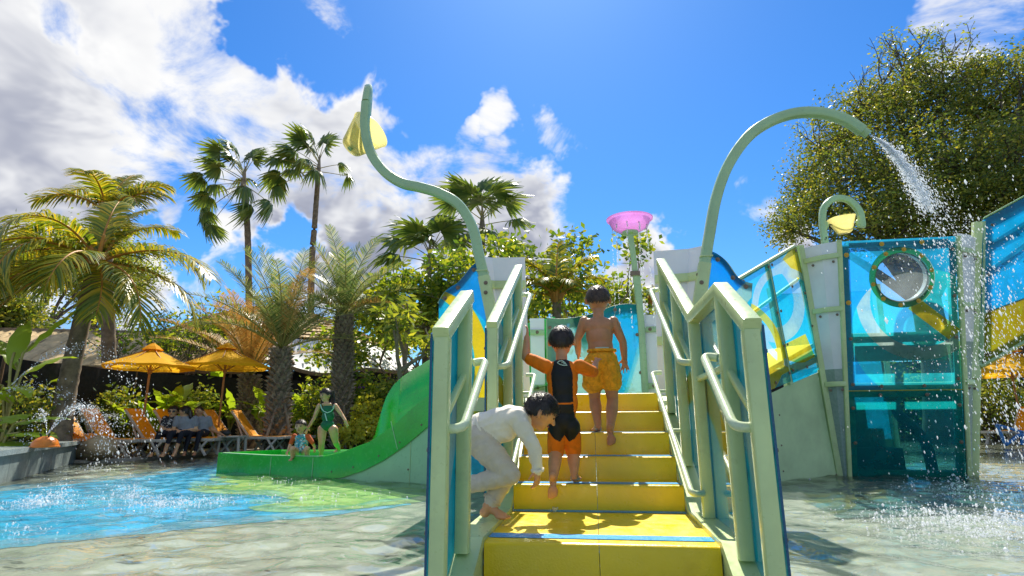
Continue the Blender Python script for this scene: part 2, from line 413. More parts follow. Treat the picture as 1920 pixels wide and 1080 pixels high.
# pool floor: grey stone screed with painted blue and green areas
def mat_floor(name, col, dark, sc=1.0):
    m, t, out = newmat(name); p = gpos(t)
    n = t.noise(p, 1.6*sc, 6, .65); n2 = t.noise(p, 26, 3, .6)
    c = t.mix(t.mr(n, .36, .66), dark, col); c = t.mix(t.mr(n2, .4, .62, 0, .10), c, tuple(k*.55 for k in dark))
    pbr(t, out, c, .7, bump=n2, bstr=.2); return m
sheet('pool_floor', [(-16, -30), (80, -30), (80, 60), (-16, 60)], -.07, mat_floor('grey_pool_floor', (.50, .54, .47), (.44, .48, .42)), 'grey stone floor of the shallow pool')
def wob(pts, amp, n=10, seed=1):
    rs = random.Random(seed); P = [Vector((p.x, p.y, 0)) for p in pts]; out = []
    for p in spline(P + [P[0]], n)[:-1]:
        k = rs.uniform(-1, 1)*amp; out.append((p.x + k*.9, p.y + rs.uniform(-1, 1)*amp*.35))
    return out
zf = -.07
blue = [atZ(a, b, zf) for a, b in ((-260, 985), (-60, 930), (170, 905), (330, 886), (395, 872), (440, 860), (560, 853), (700, 850), (800, 868), (840, 905), (800, 938), (660, 962), (470, 982), (250, 1004), (0, 1031), (-220, 1062))]
sheet('pool_floor_paint_blue', wob(blue, .05, 9, 3), zf+.004, mat_floor('blue_pool_paint', (.006, .58, .94), (.004, .43, .88)), 'bright blue painted area on the pool floor')
grn = [atZ(a, b, zf) for a, b in ((425, 893), (500, 874), (640, 866), (800, 878), (870, 905), (850, 930), (720, 950), (600, 960), (500, 961), (470, 952), (545, 940), (500, 930), (400, 926), (350, 918), (380, 912), (450, 909), (400, 903), (395, 898))]
sheet('pool_floor_paint_green', wob(grn, .03, 9, 5), zf+.008, mat_floor('green_pool_paint', (.52, .82, .28), (.36, .68, .18)), 'pale green painted area on the pool floor beside the slide')
# water
def mat_water():
    m, t, out = newmat('pool_water'); p = gpos(t)
    q = t.vmath('MULTIPLY', p, (1.0, 1.0, 0))
    h1 = t.noise(q, 1.5, 1, .4, 1.0); h2 = t.noise(q, 4.6, 2, .5, 1.2); h3 = t.noise(q, 14.0, 1, .5, .6)
    h = t.math('ADD', t.math('MULTIPLY', h1, 1.0), t.math('ADD', t.math('MULTIPLY', h2, .40), t.math('MULTIPLY', h3, .07)))
    bn = t.new('ShaderNodeBump'); bn.inputs['Strength'].default_value = .5; bn.inputs['Distance'].default_value = .02; t.put(bn.inputs['Height'], h2)
    tr = t.new('ShaderNodeBsdfTransparent'); 
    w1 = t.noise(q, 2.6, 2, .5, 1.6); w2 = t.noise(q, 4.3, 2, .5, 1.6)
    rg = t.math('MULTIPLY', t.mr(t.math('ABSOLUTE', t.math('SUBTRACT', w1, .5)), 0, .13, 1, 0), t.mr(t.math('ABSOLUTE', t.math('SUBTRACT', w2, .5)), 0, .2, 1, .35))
    t.put(tr.inputs[0], t.mix(rg, (.84, .90, .87), (1.0, 1.0, .98)))  # caustic light imitated by a ridged pattern in the water's tint
    gl = t.new('ShaderNodeBsdfGlossy'); gl.inputs['Roughness'].default_value = .02; gl.inputs['Color'].default_value = (1, 1, 1, 1)
    t.l.new(bn.outputs[0], gl.inputs['Normal'])
    fr = t.new('ShaderNodeFresnel'); fr.inputs[0].default_value = 1.38; t.l.new(bn.outputs[0], fr.inputs['Normal'])
    rf = t.new('ShaderNodeBsdfRefraction'); rf.inputs['IOR'].default_value = 1.33; rf.inputs['Roughness'].default_value = 0.0; rf.inputs['Color'].default_value = (.86, .95, .92, 1)
    thru = t.new('ShaderNodeMixShader'); thru.inputs[0].default_value = .30; t.l.new(tr.outputs[0], thru.inputs[1]); t.l.new(rf.outputs[0], thru.inputs[2])
    mx = t.new('ShaderNodeMixShader'); t.l.new(fr.outputs[0], mx.inputs[0]); t.l.new(thru.outputs[0], mx.inputs[1]); t.l.new(gl.outputs[0], mx.inputs[2])
    t.l.new(mx.outputs[0], out.inputs[0]); return m
def build_water():
    xs = np.concatenate([np.linspace(-16, -9, 40)[:-1], np.linspace(-9, 6.5, 450), np.linspace(6.5, 80, 60)[1:]])
    ys = np.concatenate([np.linspace(-30, -2.6, 12)[:-1], np.linspace(-2.6, 8.5, 340), np.linspace(8.5, 60, 60)[1:]])
    X, Y = np.meshgrid(xs, ys); rs = np.random.RandomState(4); Z = np.zeros_like(X)
    for i in range(44):
        a = rs.uniform(0, 2*math.pi); wl = .11*(.85/.11)**rs.uniform(0, 1); k = 2*math.pi/wl
        w = k*(X*math.cos(a)+Y*math.sin(a)) + rs.uniform(0, 6.28) + 1.5*np.sin(X*rs.uniform(.5, 1.6)+Y*rs.uniform(.5, 1.6)+i) + .8*np.sin(X*2.3-Y*1.9+i*2)
        Z += .0066*wl*np.sin(w)*(.55+.45*np.sin(X*rs.uniform(.4, 1.2)+Y*rs.uniform(.4, 1.2)+i*1.7))
    ny, nx = X.shape; idx = np.arange(nx*ny).reshape(ny, nx)
    F = np.stack([idx[:-1, :-1], idx[:-1, 1:], idx[1:, 1:], idx[1:, :-1]], -1).reshape(-1, 4)
    me = npmesh('water', np.stack([X.ravel(), Y.ravel(), Z.ravel()], -1), F, mat_water(), smooth=True)
    tag(link('water', me), 'rippled clear water of the shallow pool', kind='structure')
build_water()
# granite planter wall with coping, slab by slab
def granite_wall():
    t = thing('planter_wall', 'low grey granite planter wall with wet coping at the left pool edge', 'wall', (LWALL[2][0], LWALL[2][1], 0))
    P = spline([(x, y, 0) for x, y in LWALL], 4)[3:]
    for i in range(len(P)-1):
        a, b = P[i], P[i+1]; d = (b-a).normalized(); n = Vector((-d.y, d.x, 0)); a2 = a + d*.004; b2 = b - d*.004
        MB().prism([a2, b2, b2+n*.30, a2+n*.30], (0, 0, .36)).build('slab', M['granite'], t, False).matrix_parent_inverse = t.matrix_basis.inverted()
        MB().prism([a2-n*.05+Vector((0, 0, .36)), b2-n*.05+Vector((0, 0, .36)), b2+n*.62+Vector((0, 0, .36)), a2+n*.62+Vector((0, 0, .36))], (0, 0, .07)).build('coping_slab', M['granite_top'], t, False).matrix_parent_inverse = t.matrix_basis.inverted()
    d = Vector((*LWALL[-1], 0)) - Vector((*LWALL[-2], 0)); d.normalize(); n = Vector((-d.y, d.x, 0)); e = Vector((*LWALL[-1], 0)) + d*.01
    MB().prism([e, e+n*2.2, e+n*2.2+d*.3, e+d*.3], (0, 0, .42)).build('end_slab', M['granite'], t, False).matrix_parent_inverse = t.matrix_basis.inverted()
granite_wall()
# ================================================================ STAIRS AND RAILINGS
T_, RS, L1, Z1, HW = .297, .1624, 1.06, .165, .555
STEP = [(0, Z1)] + [(L1 + i*T_, Z1 + (i+1)*RS) for i in range(5)]      # nose y, tread z
TOPZ = STEP[-1][1]
bolt_me = MB().lathe([(.0001, .012), (.009, .011), (.010, .008), (.010, .004), (.019, .003), (.019, 0)], 12).mesh('bolt', M['bolt'], True, 40)
def bolt(parent, p, n, s=1.0, me=None):
    """a domed bolt head on its washer, facing n"""
    o = link('bolt', me or bolt_me, parent); q = Vector(n).to_track_quat('Z', 'Y')
    o.matrix_basis = Matrix.Translation(Vector(p)) @ q.to_matrix().to_4x4() @ Matrix.Scale(s, 4); return o
def build_stairs():
    st = thing('staircase', 'yellow staircase with blue tread strips climbing out of the water between green railings', 'staircase')
    for i, (y, z) in enumerate(STEP):
        dep = (STEP[i+1][0] - y) if i < 5 else .5
        for s in (-1, 1):
            x0, x1 = (-HW, -.0015) if s < 0 else (.0015, HW)
            mb = MB(); r = .022; zb = z - RS - .03 if i else -.14
            prof = [(y+.012, zb), (y, zb+.02), (y, z-r)] + [(y + r - r*math.cos(a), z - r + r*math.sin(a)) for a in (R(25), R(50), R(75), R(90))] + [(y+dep+.02, z), (y+dep+.02, z-.03), (y+.05, z-.03), (y+.05, zb)]
            mb.prism([(x0, a, b) for a, b in prof], (x1-x0, 0, 0))
            o = mb.build('step', M['yellow'], st, True, 30)
        for a, b in (((.105, .215), (dep-.075, dep-.004)) if i == 0 else ((.05, .15),)):
            mb = MB(); mb.prism([(-HW+.004, y+a, z+.002), (HW-.004, y+a, z+.002), (HW-.004, y+b, z+.002), (-HW+.004, y+b, z+.002)], (0, 0, .002)); mb.build('tread_strip', M['blue_strip'], st, False)
    # a last step under the water
    MB().box((0, -.22, -.10), (2*HW, .42, .05)).build('step', M['yellow'], st, False)
    for s in (-1, 1):
        line = [(-.95, -.30), (-.02, .185), (.93, .185), (2.32, .945)]
        top = [(s*.562, a, b) for a, b in line]; bot = [(s*.562, -.95, -.45), (s*.562, .1, -.14), (s*.562, .98, -.10), (s*.562, 2.32, .62)]
        MB().strip(top, bot, (s*.012, 0, 0)).build('stringer', M['green'], st, False)
        a = [(s*.556, p[0], p[1]+.004) for p in line]; b = [(s*.70, p[0], p[1]+.004) for p in line]
        MB().strip(a, b, (0, 0, -.05)).build('stringer_plate', M['green'], st, False)
build_stairs()
def pan(n='acrylic_rail'):
    def f(t, p, tint, body):
        x, y, z = t.xyz(p)
        # printed waves: one pale arc and one yellow arc
        r = t.vmath('LENGTH', t.vmath('SUBTRACT', t.comb(0.0, y, z), (0, 1.1, -.15)))
        k = t.math('MULTIPLY', t.mr(r, 1.02, 1.03), t.mr(r, 1.22, 1.21)); k2 = t.math('MULTIPLY', t.mr(r, 1.45, 1.46), t.mr(r, 1.62, 1.61))
        ti = t.mix(k, tint, (.50, .62, .10)); bo = t.mix(k, body, (.62, .48, .02))
        return t.mix(k2, ti, (.55, .80, .85)), t.mix(k2, bo, (.50, .68, .68))
    return f
M['acr_rail'] = acrylic('blue_acrylic_railing', (.35, .80, .86), (.05, .68, .82), .62, pattern=pan())
M['acr_edge'] = paint('acrylic_cut_edge', (.004, .07, .16), .25, .1, 5)
PX, PW = .634, .066
def build_railing(s, left):
    t = thing('railing', 'pale green stair railing with open landing gap on the left, beside the boy in white' if left else 'pale green stair railing running unbroken along the right of the yellow steps', 'railing', group='stair railings')
    x = s*PX
    def post(y, z0, z1):
        MB().sweep([(x, y, z0), (x, y, z1)], rrect(PW, PW, .010), (0, 1, 0)).build('post', M['green'], t)
    def rail(*pts): MB().sweep([(x, a, b) for a, b in pts], rrect(PW+.006, PW, .009), (0, 0, 1)).build('top_rail', M['green'], t)
    post(-.56, -.29, 1.085); post(-.125, .14, 1.325); post(.69, .19, 1.325); post(1.36, .43, 1.70); post(2.03, .80, 2.07)
    if left: rail((-.595, 1.096), (-.09, 1.372)); rail((.655, 1.336), (2.065, 2.106))
    else: rail((-.595, 1.096), (-.125, 1.354), (.69, 1.354), (2.065, 2.106))
    def mid(a, b): MB().sweep([(x, *a), (x, *b)], rrect(.03, .035, .008), (0, 0, 1)).build('mid_rail', M['green'], t)
    mid((-.53, .74), (-.15, .95)); mid((.72, 1.02), (2.0, 1.72))
    if not left: mid((-.1, .98), (.66, .98))
    # tubular hand rails on brackets
    def hand(pts, r=.0205):
        P = []
        for i, p in enumerate(pts):                       # round the corners
            p = Vector(p)
            if 0 < i < len(pts)-1:
                a = (Vector(pts[i-1])-p).normalized()*.05; b = (Vector(pts[i+1])-p).normalized()*.05
                for k in range(7):
                    u = k/6; P.append((p+a)*(1-u)**2 + p*2*u*(1-u) + (p+b)*u*u)
            else: P.append(p)
        MB().tube(P, r, 12).build('hand_rail', M['steel_green'], t)
    xi = s*.545
    hand([(s*.605, -.53, .705), (xi, -.53, .705), (xi, -.02, 1.045), (s*.605, -.05, 1.03)])
    hand([(s*.605, .73, 1.085), (xi, .73, 1.085), (xi, 2.20, 1.885), (s*.62, 2.20, 1.885), (s*.62, 2.05, 1.86)])
    hand([(s*.605, .66, .325), (xi-s*.01, .60, .325), (xi-s*.01, 2.42, 1.165), (s*.62, 2.42, 1.165)], .0185)
    for y, z in ((1.36, .67), (2.03, .98)): MB().tube([(s*.605, y, z), (xi-s*.01, y, z)], .012, 8).build('rail_bracket', M['steel_green'], t)
    # acrylic infill sheets on the outside face of the posts
    xo = s*(PX+PW/2+.004)
    def sheet_(poly):
        mb = MB(); k = len(poly); n = s*.010
        vs = [(xo, a, b) for a, b in poly] + [(xo+n, a, b) for a, b in poly]
        mb.add(vs, [tuple(range(k)), tuple(range(2*k-1, k-1, -1))], 0)
        mb.add(vs, [(i, (i+1) % k, (i+1) % k+k, i+k) for i in range(k)], 1)
        mb.build('acrylic_panel', [M['acr_rail'], M['acr_edge']], t, False)
    sheet_([(-.590, -.28), (-.10, .10), (-.10, 1.36), (-.590, 1.10)])
    sheet_([(.66, .12), (2.06, .80), (2.06, 2.08), (.66, 1.33)])
    if not left: sheet_([(-.09, .10), (.65, .10), (.65, 1.33), (-.09, 1.33)])
    for y, z in ((-.56, 1.0), (-.56, .62), (-.56, .30), (-.125, .95), (-.125, .5), (.69, 1.2), (.69, .8), (.69, .42), (1.36, .8), (1.36, 1.3), (2.03, 1.2), (2.03, 1.8)):
        bolt(t, (xo+s*.010, y, z), (s, 0, 0), .9)
    for y, z in ((.722, .5), (.722, .9), (1.393, .85), (1.393, 1.2), (-.092, .5), (-.092, .28)):
        MB().box((s*(PX+.005), y+.006, z), (.03, .016, .03)).build('panel_clip', M['dark'], t, False)
build_railing(-1, True); build_railing(1, False)
# ================================================================ PLAY STRUCTURE
def two_tone(lines=(), arcs=(), yellow=((.78, .76, .16), (.82, .66, .03)), pale=((.55, .80, .80), (.48, .66, .62)), plane='xy'):
    """printed bands on an acrylic sheet. lines: (x0,y0,x1,y1,halfwidth,kind), arcs: (cx,cy,r0,r1,kind), in the sheet's own plane"""
    def f(t, p, tint, body):
        x, y, z = t.xyz(p)
        q = t.comb(x, y, 0.0) if plane == 'xy' else t.comb(x, z, 0.0)
        for (x0, y0, x1, y1, hw, kd) in lines:
            d = Vector((x1-x0, y1-y0, 0)); L = d.length; d /= L; n = Vector((-d.y, d.x, 0))
            rel = t.vmath('SUBTRACT', q, (x0, y0, 0))
            a = t.vmath('DOT_PRODUCT', rel, tuple(d)); b = t.math('ABSOLUTE', t.vmath('DOT_PRODUCT', rel, tuple(n)))
            k = t.math('MULTIPLY', t.mr(b, hw, hw-.006), t.math('MULTIPLY', t.mr(a, 0, .005), t.mr(a, L, L-.005)))
            c = yellow if kd else pale
            tint = t.mix(k, tint, c[0]); body = t.mix(k, body, c[1])
        for (cx, cy_, r0, r1, kd) in arcs:
            r = t.vmath('LENGTH', t.vmath('SUBTRACT', q, (cx, cy_, 0)))
            k = t.math('MULTIPLY', t.mr(r, r0, r0+.006), t.mr(r, r1, r1-.006))
            c = yellow if kd == 1 else (pale if kd == 0 else ((.16, .62, .88), (.012, .42, .80)))
            tint = t.mix(k, tint, c[0]); body = t.mix(k, body, c[1])
        return tint, body
    return f
BT, BB = (.25, .78, .90), (.02, .58, .84)
M['acr_plain'] = acrylic('blue_acrylic', BT, BB, .42)
M['acr_left'] = acrylic('blue_acrylic_left_wing', BT, BB, .55, pattern=two_tone(arcs=((-2.02, 1.28, .86, 1.02, 1), (-1.95, 1.0, 1.15, 9, 2)), plane='xz'))
M['acr_right'] = acrylic('blue_acrylic_right_wing', BT, BB, .5, pattern=two_tone(arcs=((2.2, 1.2, .95, 1.12, 0), (2.25, 1.1, 1.2, 9, 2)), plane='xz'))
M['acr_back'] = acrylic('blue_acrylic_back', (.62, .84, .82), (.45, .66, .60), .55, pattern=two_tone(lines=((.72, .74, 1.4, 1.10, .27, 1), (.75, .05, 1.4, .22, .10, 1)), arcs=((.52, .52, .40, .45, 0),), yellow=((.22, .70, .84), (.03, .52, .70)), pale=((.12, .40, .36), (.1, .36, .3))))
M['acr_bridge'] = acrylic('blue_acrylic_bridge', (.34, .82, .92), (.02, .58, .82), .42, pattern=two_tone(lines=((2.75, 2.75, 3.3, 3.35, .18, 1), (1.9, 1.25, 3.0, 1.75, .17, 1)), arcs=((2.35, 2.35, .42, .62, 0), (2.75, 2.1, .60, .70, 0), (1.9, 1.6, .5, .62, 1)), plane='xz'))
M['acr_front'] = acrylic('blue_acrylic_tower_front', (.36, .86, .88), (.02, .62, .74), .44, pattern=two_tone(
    lines=((.86, 2.32, 1.45, 1.80, .10, 1), (0, 2.60, .42, 2.65, .075, 1), (0.02, 2.76, .50, 2.95, .10, 0)), arcs=((.95, 2.35, .62, .80, 0), (.95, 1.9, .88, 9, 2))))
M['acr_low'] = acrylic('blue_acrylic_tower_low', (.40, .86, .86), (.012, .52, .54), .36)
M['acr_wing'] = acrylic('blue_acrylic_far_wing', (.20, .72, .90), (.015, .52, .84), .58)
M['acr_olive'] = acrylic('olive_acrylic', (.62, .60, .08), (.55, .46, .02), .5)
M['acr_ring'] = acrylic('olive_ring_sheet', (.30, .66, .40), (.14, .40, .22), .5)
M['yellow_bucket'] = acrylic('yellow_translucent_bucket', (.995, .95, .62), (.98, .90, .50), .45, .3, ior=1.12)
M['pink_bowl'] = acrylic('pink_translucent_bowl', (.90, .66, .90), (.82, .45, .82), .72)
M['ring'] = paint('olive_ring', (.27, .29, .03), .35, .1, 6)
M['gold_bolt'] = paint('gold_bolt', (.62, .36, .03), .3, .15, 40)
M['glass_bubble'] = acrylic('clear_bubble', (.90, .96, .98), (.6, .72, .78), .16, .02, ior=2.0)
gold_me = MB().lathe([(.0001, .014), (.010, .013), (.011, .004), (.026, .003), (.026, 0)], 14).mesh('bolt', M['gold_bolt'], True, 40)
def plate(name, pts, n, mat, parent, edge=None):
    """acrylic sheet with its darker cut edge"""
    P = [Vector(p) for p in pts]; n = Vector(n); k = len(P); mb = MB(); vs = P + [p+n for p in P]
    mb.add(vs, [tuple(range(k-1, -1, -1)), tuple(range(k, 2*k))], 0)
    mb.add(vs, [(i, (i+1) % k, (i+1) % k+k, i+k) for i in range(k)], 1)
    return mb.build(name, [mat, edge or M['acr_edge']], parent, False)
def place(o, M4): o.matrix_world = M4; return o
# ---------------------------------------------------------------- platform behind the stairs
def build_platform():
    t = thing('play_platform', 'green platform at the top of the stairs with pale blue curved back panel', 'play platform')
    MB().box((0, 3.45, TOPZ-.08), (2.2, 2.25, .12)).build('floor_plate', M['green'], t, False)
    for x in (-1.0, 1.0):
        for y in (2.5, 4.4): MB().sweep([(x*.9, y, -.14), (x, y, TOPZ-.14)], rrect(.12, .12, .02), (0, 1, 0)).build('leg', M['green'], t)
    # back panel, its top edge a rising wave
    top = spline([(-.585, 4.72, 2.12), (-.35, 4.72, 2.10), (0.02, 4.73, 2.155), (.3, 4.74, 2.255), (.47, 4.74, 2.28), (.615, 4.74, 2.27)], 6)
    Ms = Matrix.Translation((-.6, 4.62, .98)); inv = Ms.inverted()
    poly = [(-.585, 4.62, .95), (.625, 4.62, .95)] + [tuple(p) for p in reversed(top)]
    o = plate('back_panel', [inv @ Vector(p) for p in poly], (0, .012, 0), M['acr_back'], t); o.matrix_basis = Ms
    MB().sweep([p + Vector((0, .03, -.03)) for p in top], rrect(.05, .07, .008), (0, 0, 1)).build('panel_frame', M['green_pipe'], t)
    MB().bar((-.575, 4.65, .93), (-.575, 4.755, 2.10), .06, .05, (0, 1, 0)).build('panel_frame', M['green_pipe'], t)
    MB().sweep([(.655, 4.63, .90), (.66, 4.70, 2.0), (.645, 4.76, 2.70)], rrect(.085, .085, .012), (0, 1, 0)).build('back_post', M['green_pipe'], t)
    MB().box((.62, 4.72, 2.69), (.13, .09, .06)).build('post_cap', M['bolt'], t, False)
    for x, z in ((-.55, 1.98), (-.5, 1.45), (-.1, 2.07), (.33, 2.20), (.60, 1.85), (.615, 1.35), (.16, 1.42), (-.55, 1.15)): bolt(t, (x, 4.60+(z-.95)*.09, z), (0, -1, .09), 1.3)
    for s in (-1, 1):
        a, b = (s*.66, s*.86) if s > 0 else (-.63, -.80)
        MB().prism([(a, 4.66, .93), (b, 4.62, .93), (b*1.03, 4.72, 2.12), (a, 4.75, 2.12)], (0, .02, 0)).build('filler_panel', M['white_panel'], t, False)
        for z in (1.18, 1.92):
            MB().bar((a, 4.63+(z-.93)*.075, z), (b*1.02, 4.60+(z-.93)*.075, z), .012, .075, (0, 0, 1)).build('strap', M['green_pipe'], t)
            bolt(t, (lerp(a, b, .55), 4.61+(z-.93)*.075, z), (0, -1, 0), 1.3)
    # corner fillers beside the stair opening, folded white sheets with strap brackets
    for s in (-1, 1):
        A = [(s*.62, 2.78, .95), (s*.66, 2.78, 2.42)]; B = [(s*.86, 2.76, .95), (s*1.00, 2.74, 2.42)]; C_ = [(s*.90, 2.66, .95), (s*1.10, 2.60, 2.40)]
        for p, q in ((A, B), (B, C_)): MB().prism([p[0], q[0], q[1], p[1]], (0, .012, 0)).build('filler_panel', M['white_panel'], t, False)
        for z in (2.12, 1.5):
            k = (z-.95)/1.47; pt = lambda L: Vector(L[0])*(1-k)+Vector(L[1])*k
            MB().sweep([pt(A)+Vector((0, -.03, 0)), pt(B)+Vector((0, -.03, 0)), pt(C_)+Vector((0, -.03, 0))], rrect(.014, .085, .004), (0, 0, 1)).build('strap', M['green'], t)
            bolt(t, pt(C_)+Vector((-s*.02, -.045, 0)), (0, -1, 0), 1.0)
    # panel wings left and right of the opening
    L = spline([(-1.545, 2.66, 1.95), (-1.46, 2.65, 2.07), (-1.33, 2.64, 2.15), (-1.19, 2.63, 2.31), (-1.09, 2.62, 2.38)], 5)
    plate('wing_panel', [(-1.50, 2.66, .2), (-.93, 2.66, .2)] + [tuple(p) for p in reversed(L)], (0, .012, 0), M['acr_left'], t)
    MB().sweep([p + Vector((0, .03, -.02)) for p in L], rrect(.02, .05, .004), (0, 0, 1)).build('panel_frame', M['green_pipe'], t)
    for i in (3, 9, 15): bolt(t, L[i]+Vector((.02, -.004, -.045)), (0, -1, 0), 1.2)
    for z in (2.05, 1.65, 1.2): bolt(t, (-1.075-(z-2.05)*.2, 2.645, z), (0, -1, 0), 1.1)
    Rr = spline([(1.17, 2.62, 2.36), (1.25, 2.63, 2.32), (1.33, 2.64, 2.24), (1.41, 2.65, 2.10), (1.48, 2.66, 2.045), (1.555, 2.66, 2.02)], 5)
    plate('wing_panel', [(1.06, 2.66, .95), (1.49, 2.66, 1.0), (1.505, 2.66, 1.7)] + [tuple(p) for p in reversed(Rr)], (0, .012, 0), M['acr_right'], t)
    MB().sweep([p + Vector((0, .03, -.02)) for p in Rr], rrect(.02, .05, .004), (0, 0, 1)).build('panel_frame', M['green_pipe'], t)
    for i in (6, 14, 22): bolt(t, Rr[i]+Vector((-.02, -.004, -.045)), (0, -1, 0), 1.2)
    for z in (2.15, 1.9): bolt(t, (1.12+(z-2.1)*.2, 2.645, z), (0, -1, 0), 1.1)
    plate('side_panel', [(1.10, 2.75, .95), (1.12, 4.5, .95), (1.3, 4.55, 2.0), (1.25, 2.72, 2.0)], (.012, 0, 0), M['acr_plain'], t)
    plate('side_panel', [(-1.10, 2.75, .95), (-1.12, 3.6, .95), (-1.3, 3.6, 1.9), (-1.25, 2.72, 1.9)], (-.012, 0, 0), M['acr_plain'], t)
build_platform()
# ---------------------------------------------------------------- arching spout poles
def build_spouts():
    def pole(t, pts, w=.105):
        P = spline(pts, 8)
        MB().sweep(P, rrect(w, w*.92, .03), (0, -1, .02)).build('pipe', M['green_pipe'], t); return P
    t = thing('spout_pole', 'tall S-curved green pole carrying the tipping yellow bucket', 'spout pole')
    MB().sweep([(-.80, 2.62, -.14), (-.86, 2.61, 1.2), (-1.06, 2.60, 2.18)], rrect(.115, .115, .012), (0, 1, 0)).build('post', M['green'], t)
    pts = [(-1.06, 2.60, 2.18), (-1.115, 2.60, 2.42), (-1.185, 2.60, 2.72), (-1.335, 2.60, 2.975), (-1.55, 2.60, 3.12), (-1.76, 2.60, 3.20), (-1.97, 2.60, 3.265), (-2.18, 2.60, 3.42), (-2.345, 2.60, 3.66), (-2.425, 2.60, 3.96), (-2.43, 2.60, 4.28)]
    pole(t, pts)
    # the end bends back over the bucket
    P = spline([(-2.43, 2.60, 4.28), (-2.44, 2.66, 4.47), (-2.49, 2.78, 4.56), (-2.55, 2.92, 4.50), (-2.60, 3.02, 4.32), (-2.62, 3.05, 4.12), (-2.62, 3.05, 3.95)], 8)
    MB().sweep(P, rrect(.105, .092, .03), (1, 0, 0)).build('pipe', M['green_pipe'], t)
    for y in (2.0, 2.1): bolt(t, (-1.03, 2.54, y), (0, -1, 0), 1.1)
    MB().box((-1.075, 2.60, 2.235), (.118, .118, .012)).build('joint_collar', M['green'], t, False)
    # bucket: a cut cone tipped on its pivot
    b = thing('tipping_bucket', 'large yellow translucent bucket tipped on the S-curved pole', 'bucket', (-2.55, 2.84, 3.99))
    prof = [(.0001, -.22), (.12, -.22), (.135, -.20), (.245, .13), (.255, .135), (.25, .14), (.236, .135), (.125, -.19), (.0001, -.2)]
    Mr = Matrix.Rotation(R(34), 3, 'Y') @ Matrix.Rotation(R(-18), 3, 'X') @ Matrix.Scale(.98, 3)
    MB().lathe(prof, 32, (0, 0, 0), Mr).build('shell', M['yellow_bucket'], b, True, 50)
    MB().tube([Mr @ Vector((0, -.27, .05)), Mr @ Vector((0, .27, .05))], .014, 8).build('pivot', M['dark'], b)
    MB().lathe([(.03, -.24), (.03, -.19)], 12, (0, 0, 0), Mr).build('drain_plug', M['green_pipe'], b)
    t = thing('spout_arch', 'big green arch pipe pouring water high over the right side', 'spout pole')
    MB().sweep([(.82, 2.62, -.14), (.90, 2.61, 1.2), (1.115, 2.60, 2.22)], rrect(.115, .115, .012), (0, 1, 0)).build('post', M['green'], t)
    pts = [(1.115, 2.60, 2.22), (1.185, 2.60, 2.52), (1.28, 2.60, 2.89), (1.42, 2.60, 3.22), (1.63, 2.60, 3.51), (1.86, 2.60, 3.67), (2.12, 2.60, 3.745), (2.37, 2.60, 3.725), (2.58, 2.60, 3.63), (2.72, 2.60, 3.50)]
    pole(t, pts)
    MB().box((1.13, 2.60, 2.285), (.118, .118, .012)).build('joint_collar', M['green'], t, False)
    MB().tube([(2.70, 2.60, 3.525), (2.765, 2.60, 3.455)], .043, 14).build('nozzle', M['green_pipe'], t)
    for z in (2.02, 1.86): bolt(t, (1.06, 2.54, z), (0, -1, 0), 1.1)
    # pink bowl fountain on its post
    t = thing('bowl_fountain', 'pink translucent bowl dripping water on a thin green post', 'fountain', (.585, 4.70, 2.2))
    MB().sweep([(.06, .055, .1), (.03, .03, .70), (.0, 0, 1.06)], rrect(.075, .075, .015), (0, 1, 0)).build('post', M['green_pipe'], t)
    MB().lathe([(.0001, 1.05), (.105, 1.05), (.11, 1.07), (.11, 1.085), (.0001, 1.09)], 24).build('base_disc', M['green_pipe'], t)
    MB().lathe([(.0001, 1.095), (.12, 1.095), (.19, 1.115), (.245, 1.15), (.27, 1.20), (.28, 1.24), (.315, 1.255), (.318, 1.27), (.30, 1.27), (.27, 1.255), (.255, 1.20), (.23, 1.16), (.17, 1.13), (.0001, 1.115)], 40).build('bowl', M['pink_bowl'], t)
    t = thing('bucket_hoop', 'small green hoop with a yellow bucket behind the tower top', 'spout pole', (4.30, 7.0, 0))
    P = spline([(-.30, 0, -.13), (-.30, 0, 3.4), (-.30, 0, 3.75), (-.29, 0, 4.10), (-.22, 0, 4.34), (-.03, 0, 4.47), (.18, 0, 4.42), (.315, 0, 4.22), (.33, 0, 4.02), (.32, 0, 3.93)], 7)
    MB().sweep(P, rrect(.11, .10, .03), (0, -1, .02)).build('pipe', M['green_pipe'], t)
    for x in (-.245, .275): MB().ball((x, 0, 4.0), (.05, .045, .07)).build('pivot_boss', M['green_pipe'], t)
    MB().tube([(-.24, 0, 4.0), (.28, 0, 4.0)], .012, 8).build('pivot', M['dark'], t)
    b = thing('hanging_bucket', 'small yellow translucent bucket hanging inside the green hoop', 'bucket', (4.325, 7.0, 4.0))
    MB().lathe([(.0001, -.155), (.10, -.155), (.125, -.135), (.215, .10), (.222, .108), (.205, .10), (.115, -.12), (.0001, -.14)], 32, (0, 0, 0), Matrix.Rotation(R(-6), 3, 'Y')).build('shell', M['yellow_bucket'], b, True, 50)
build_spouts()
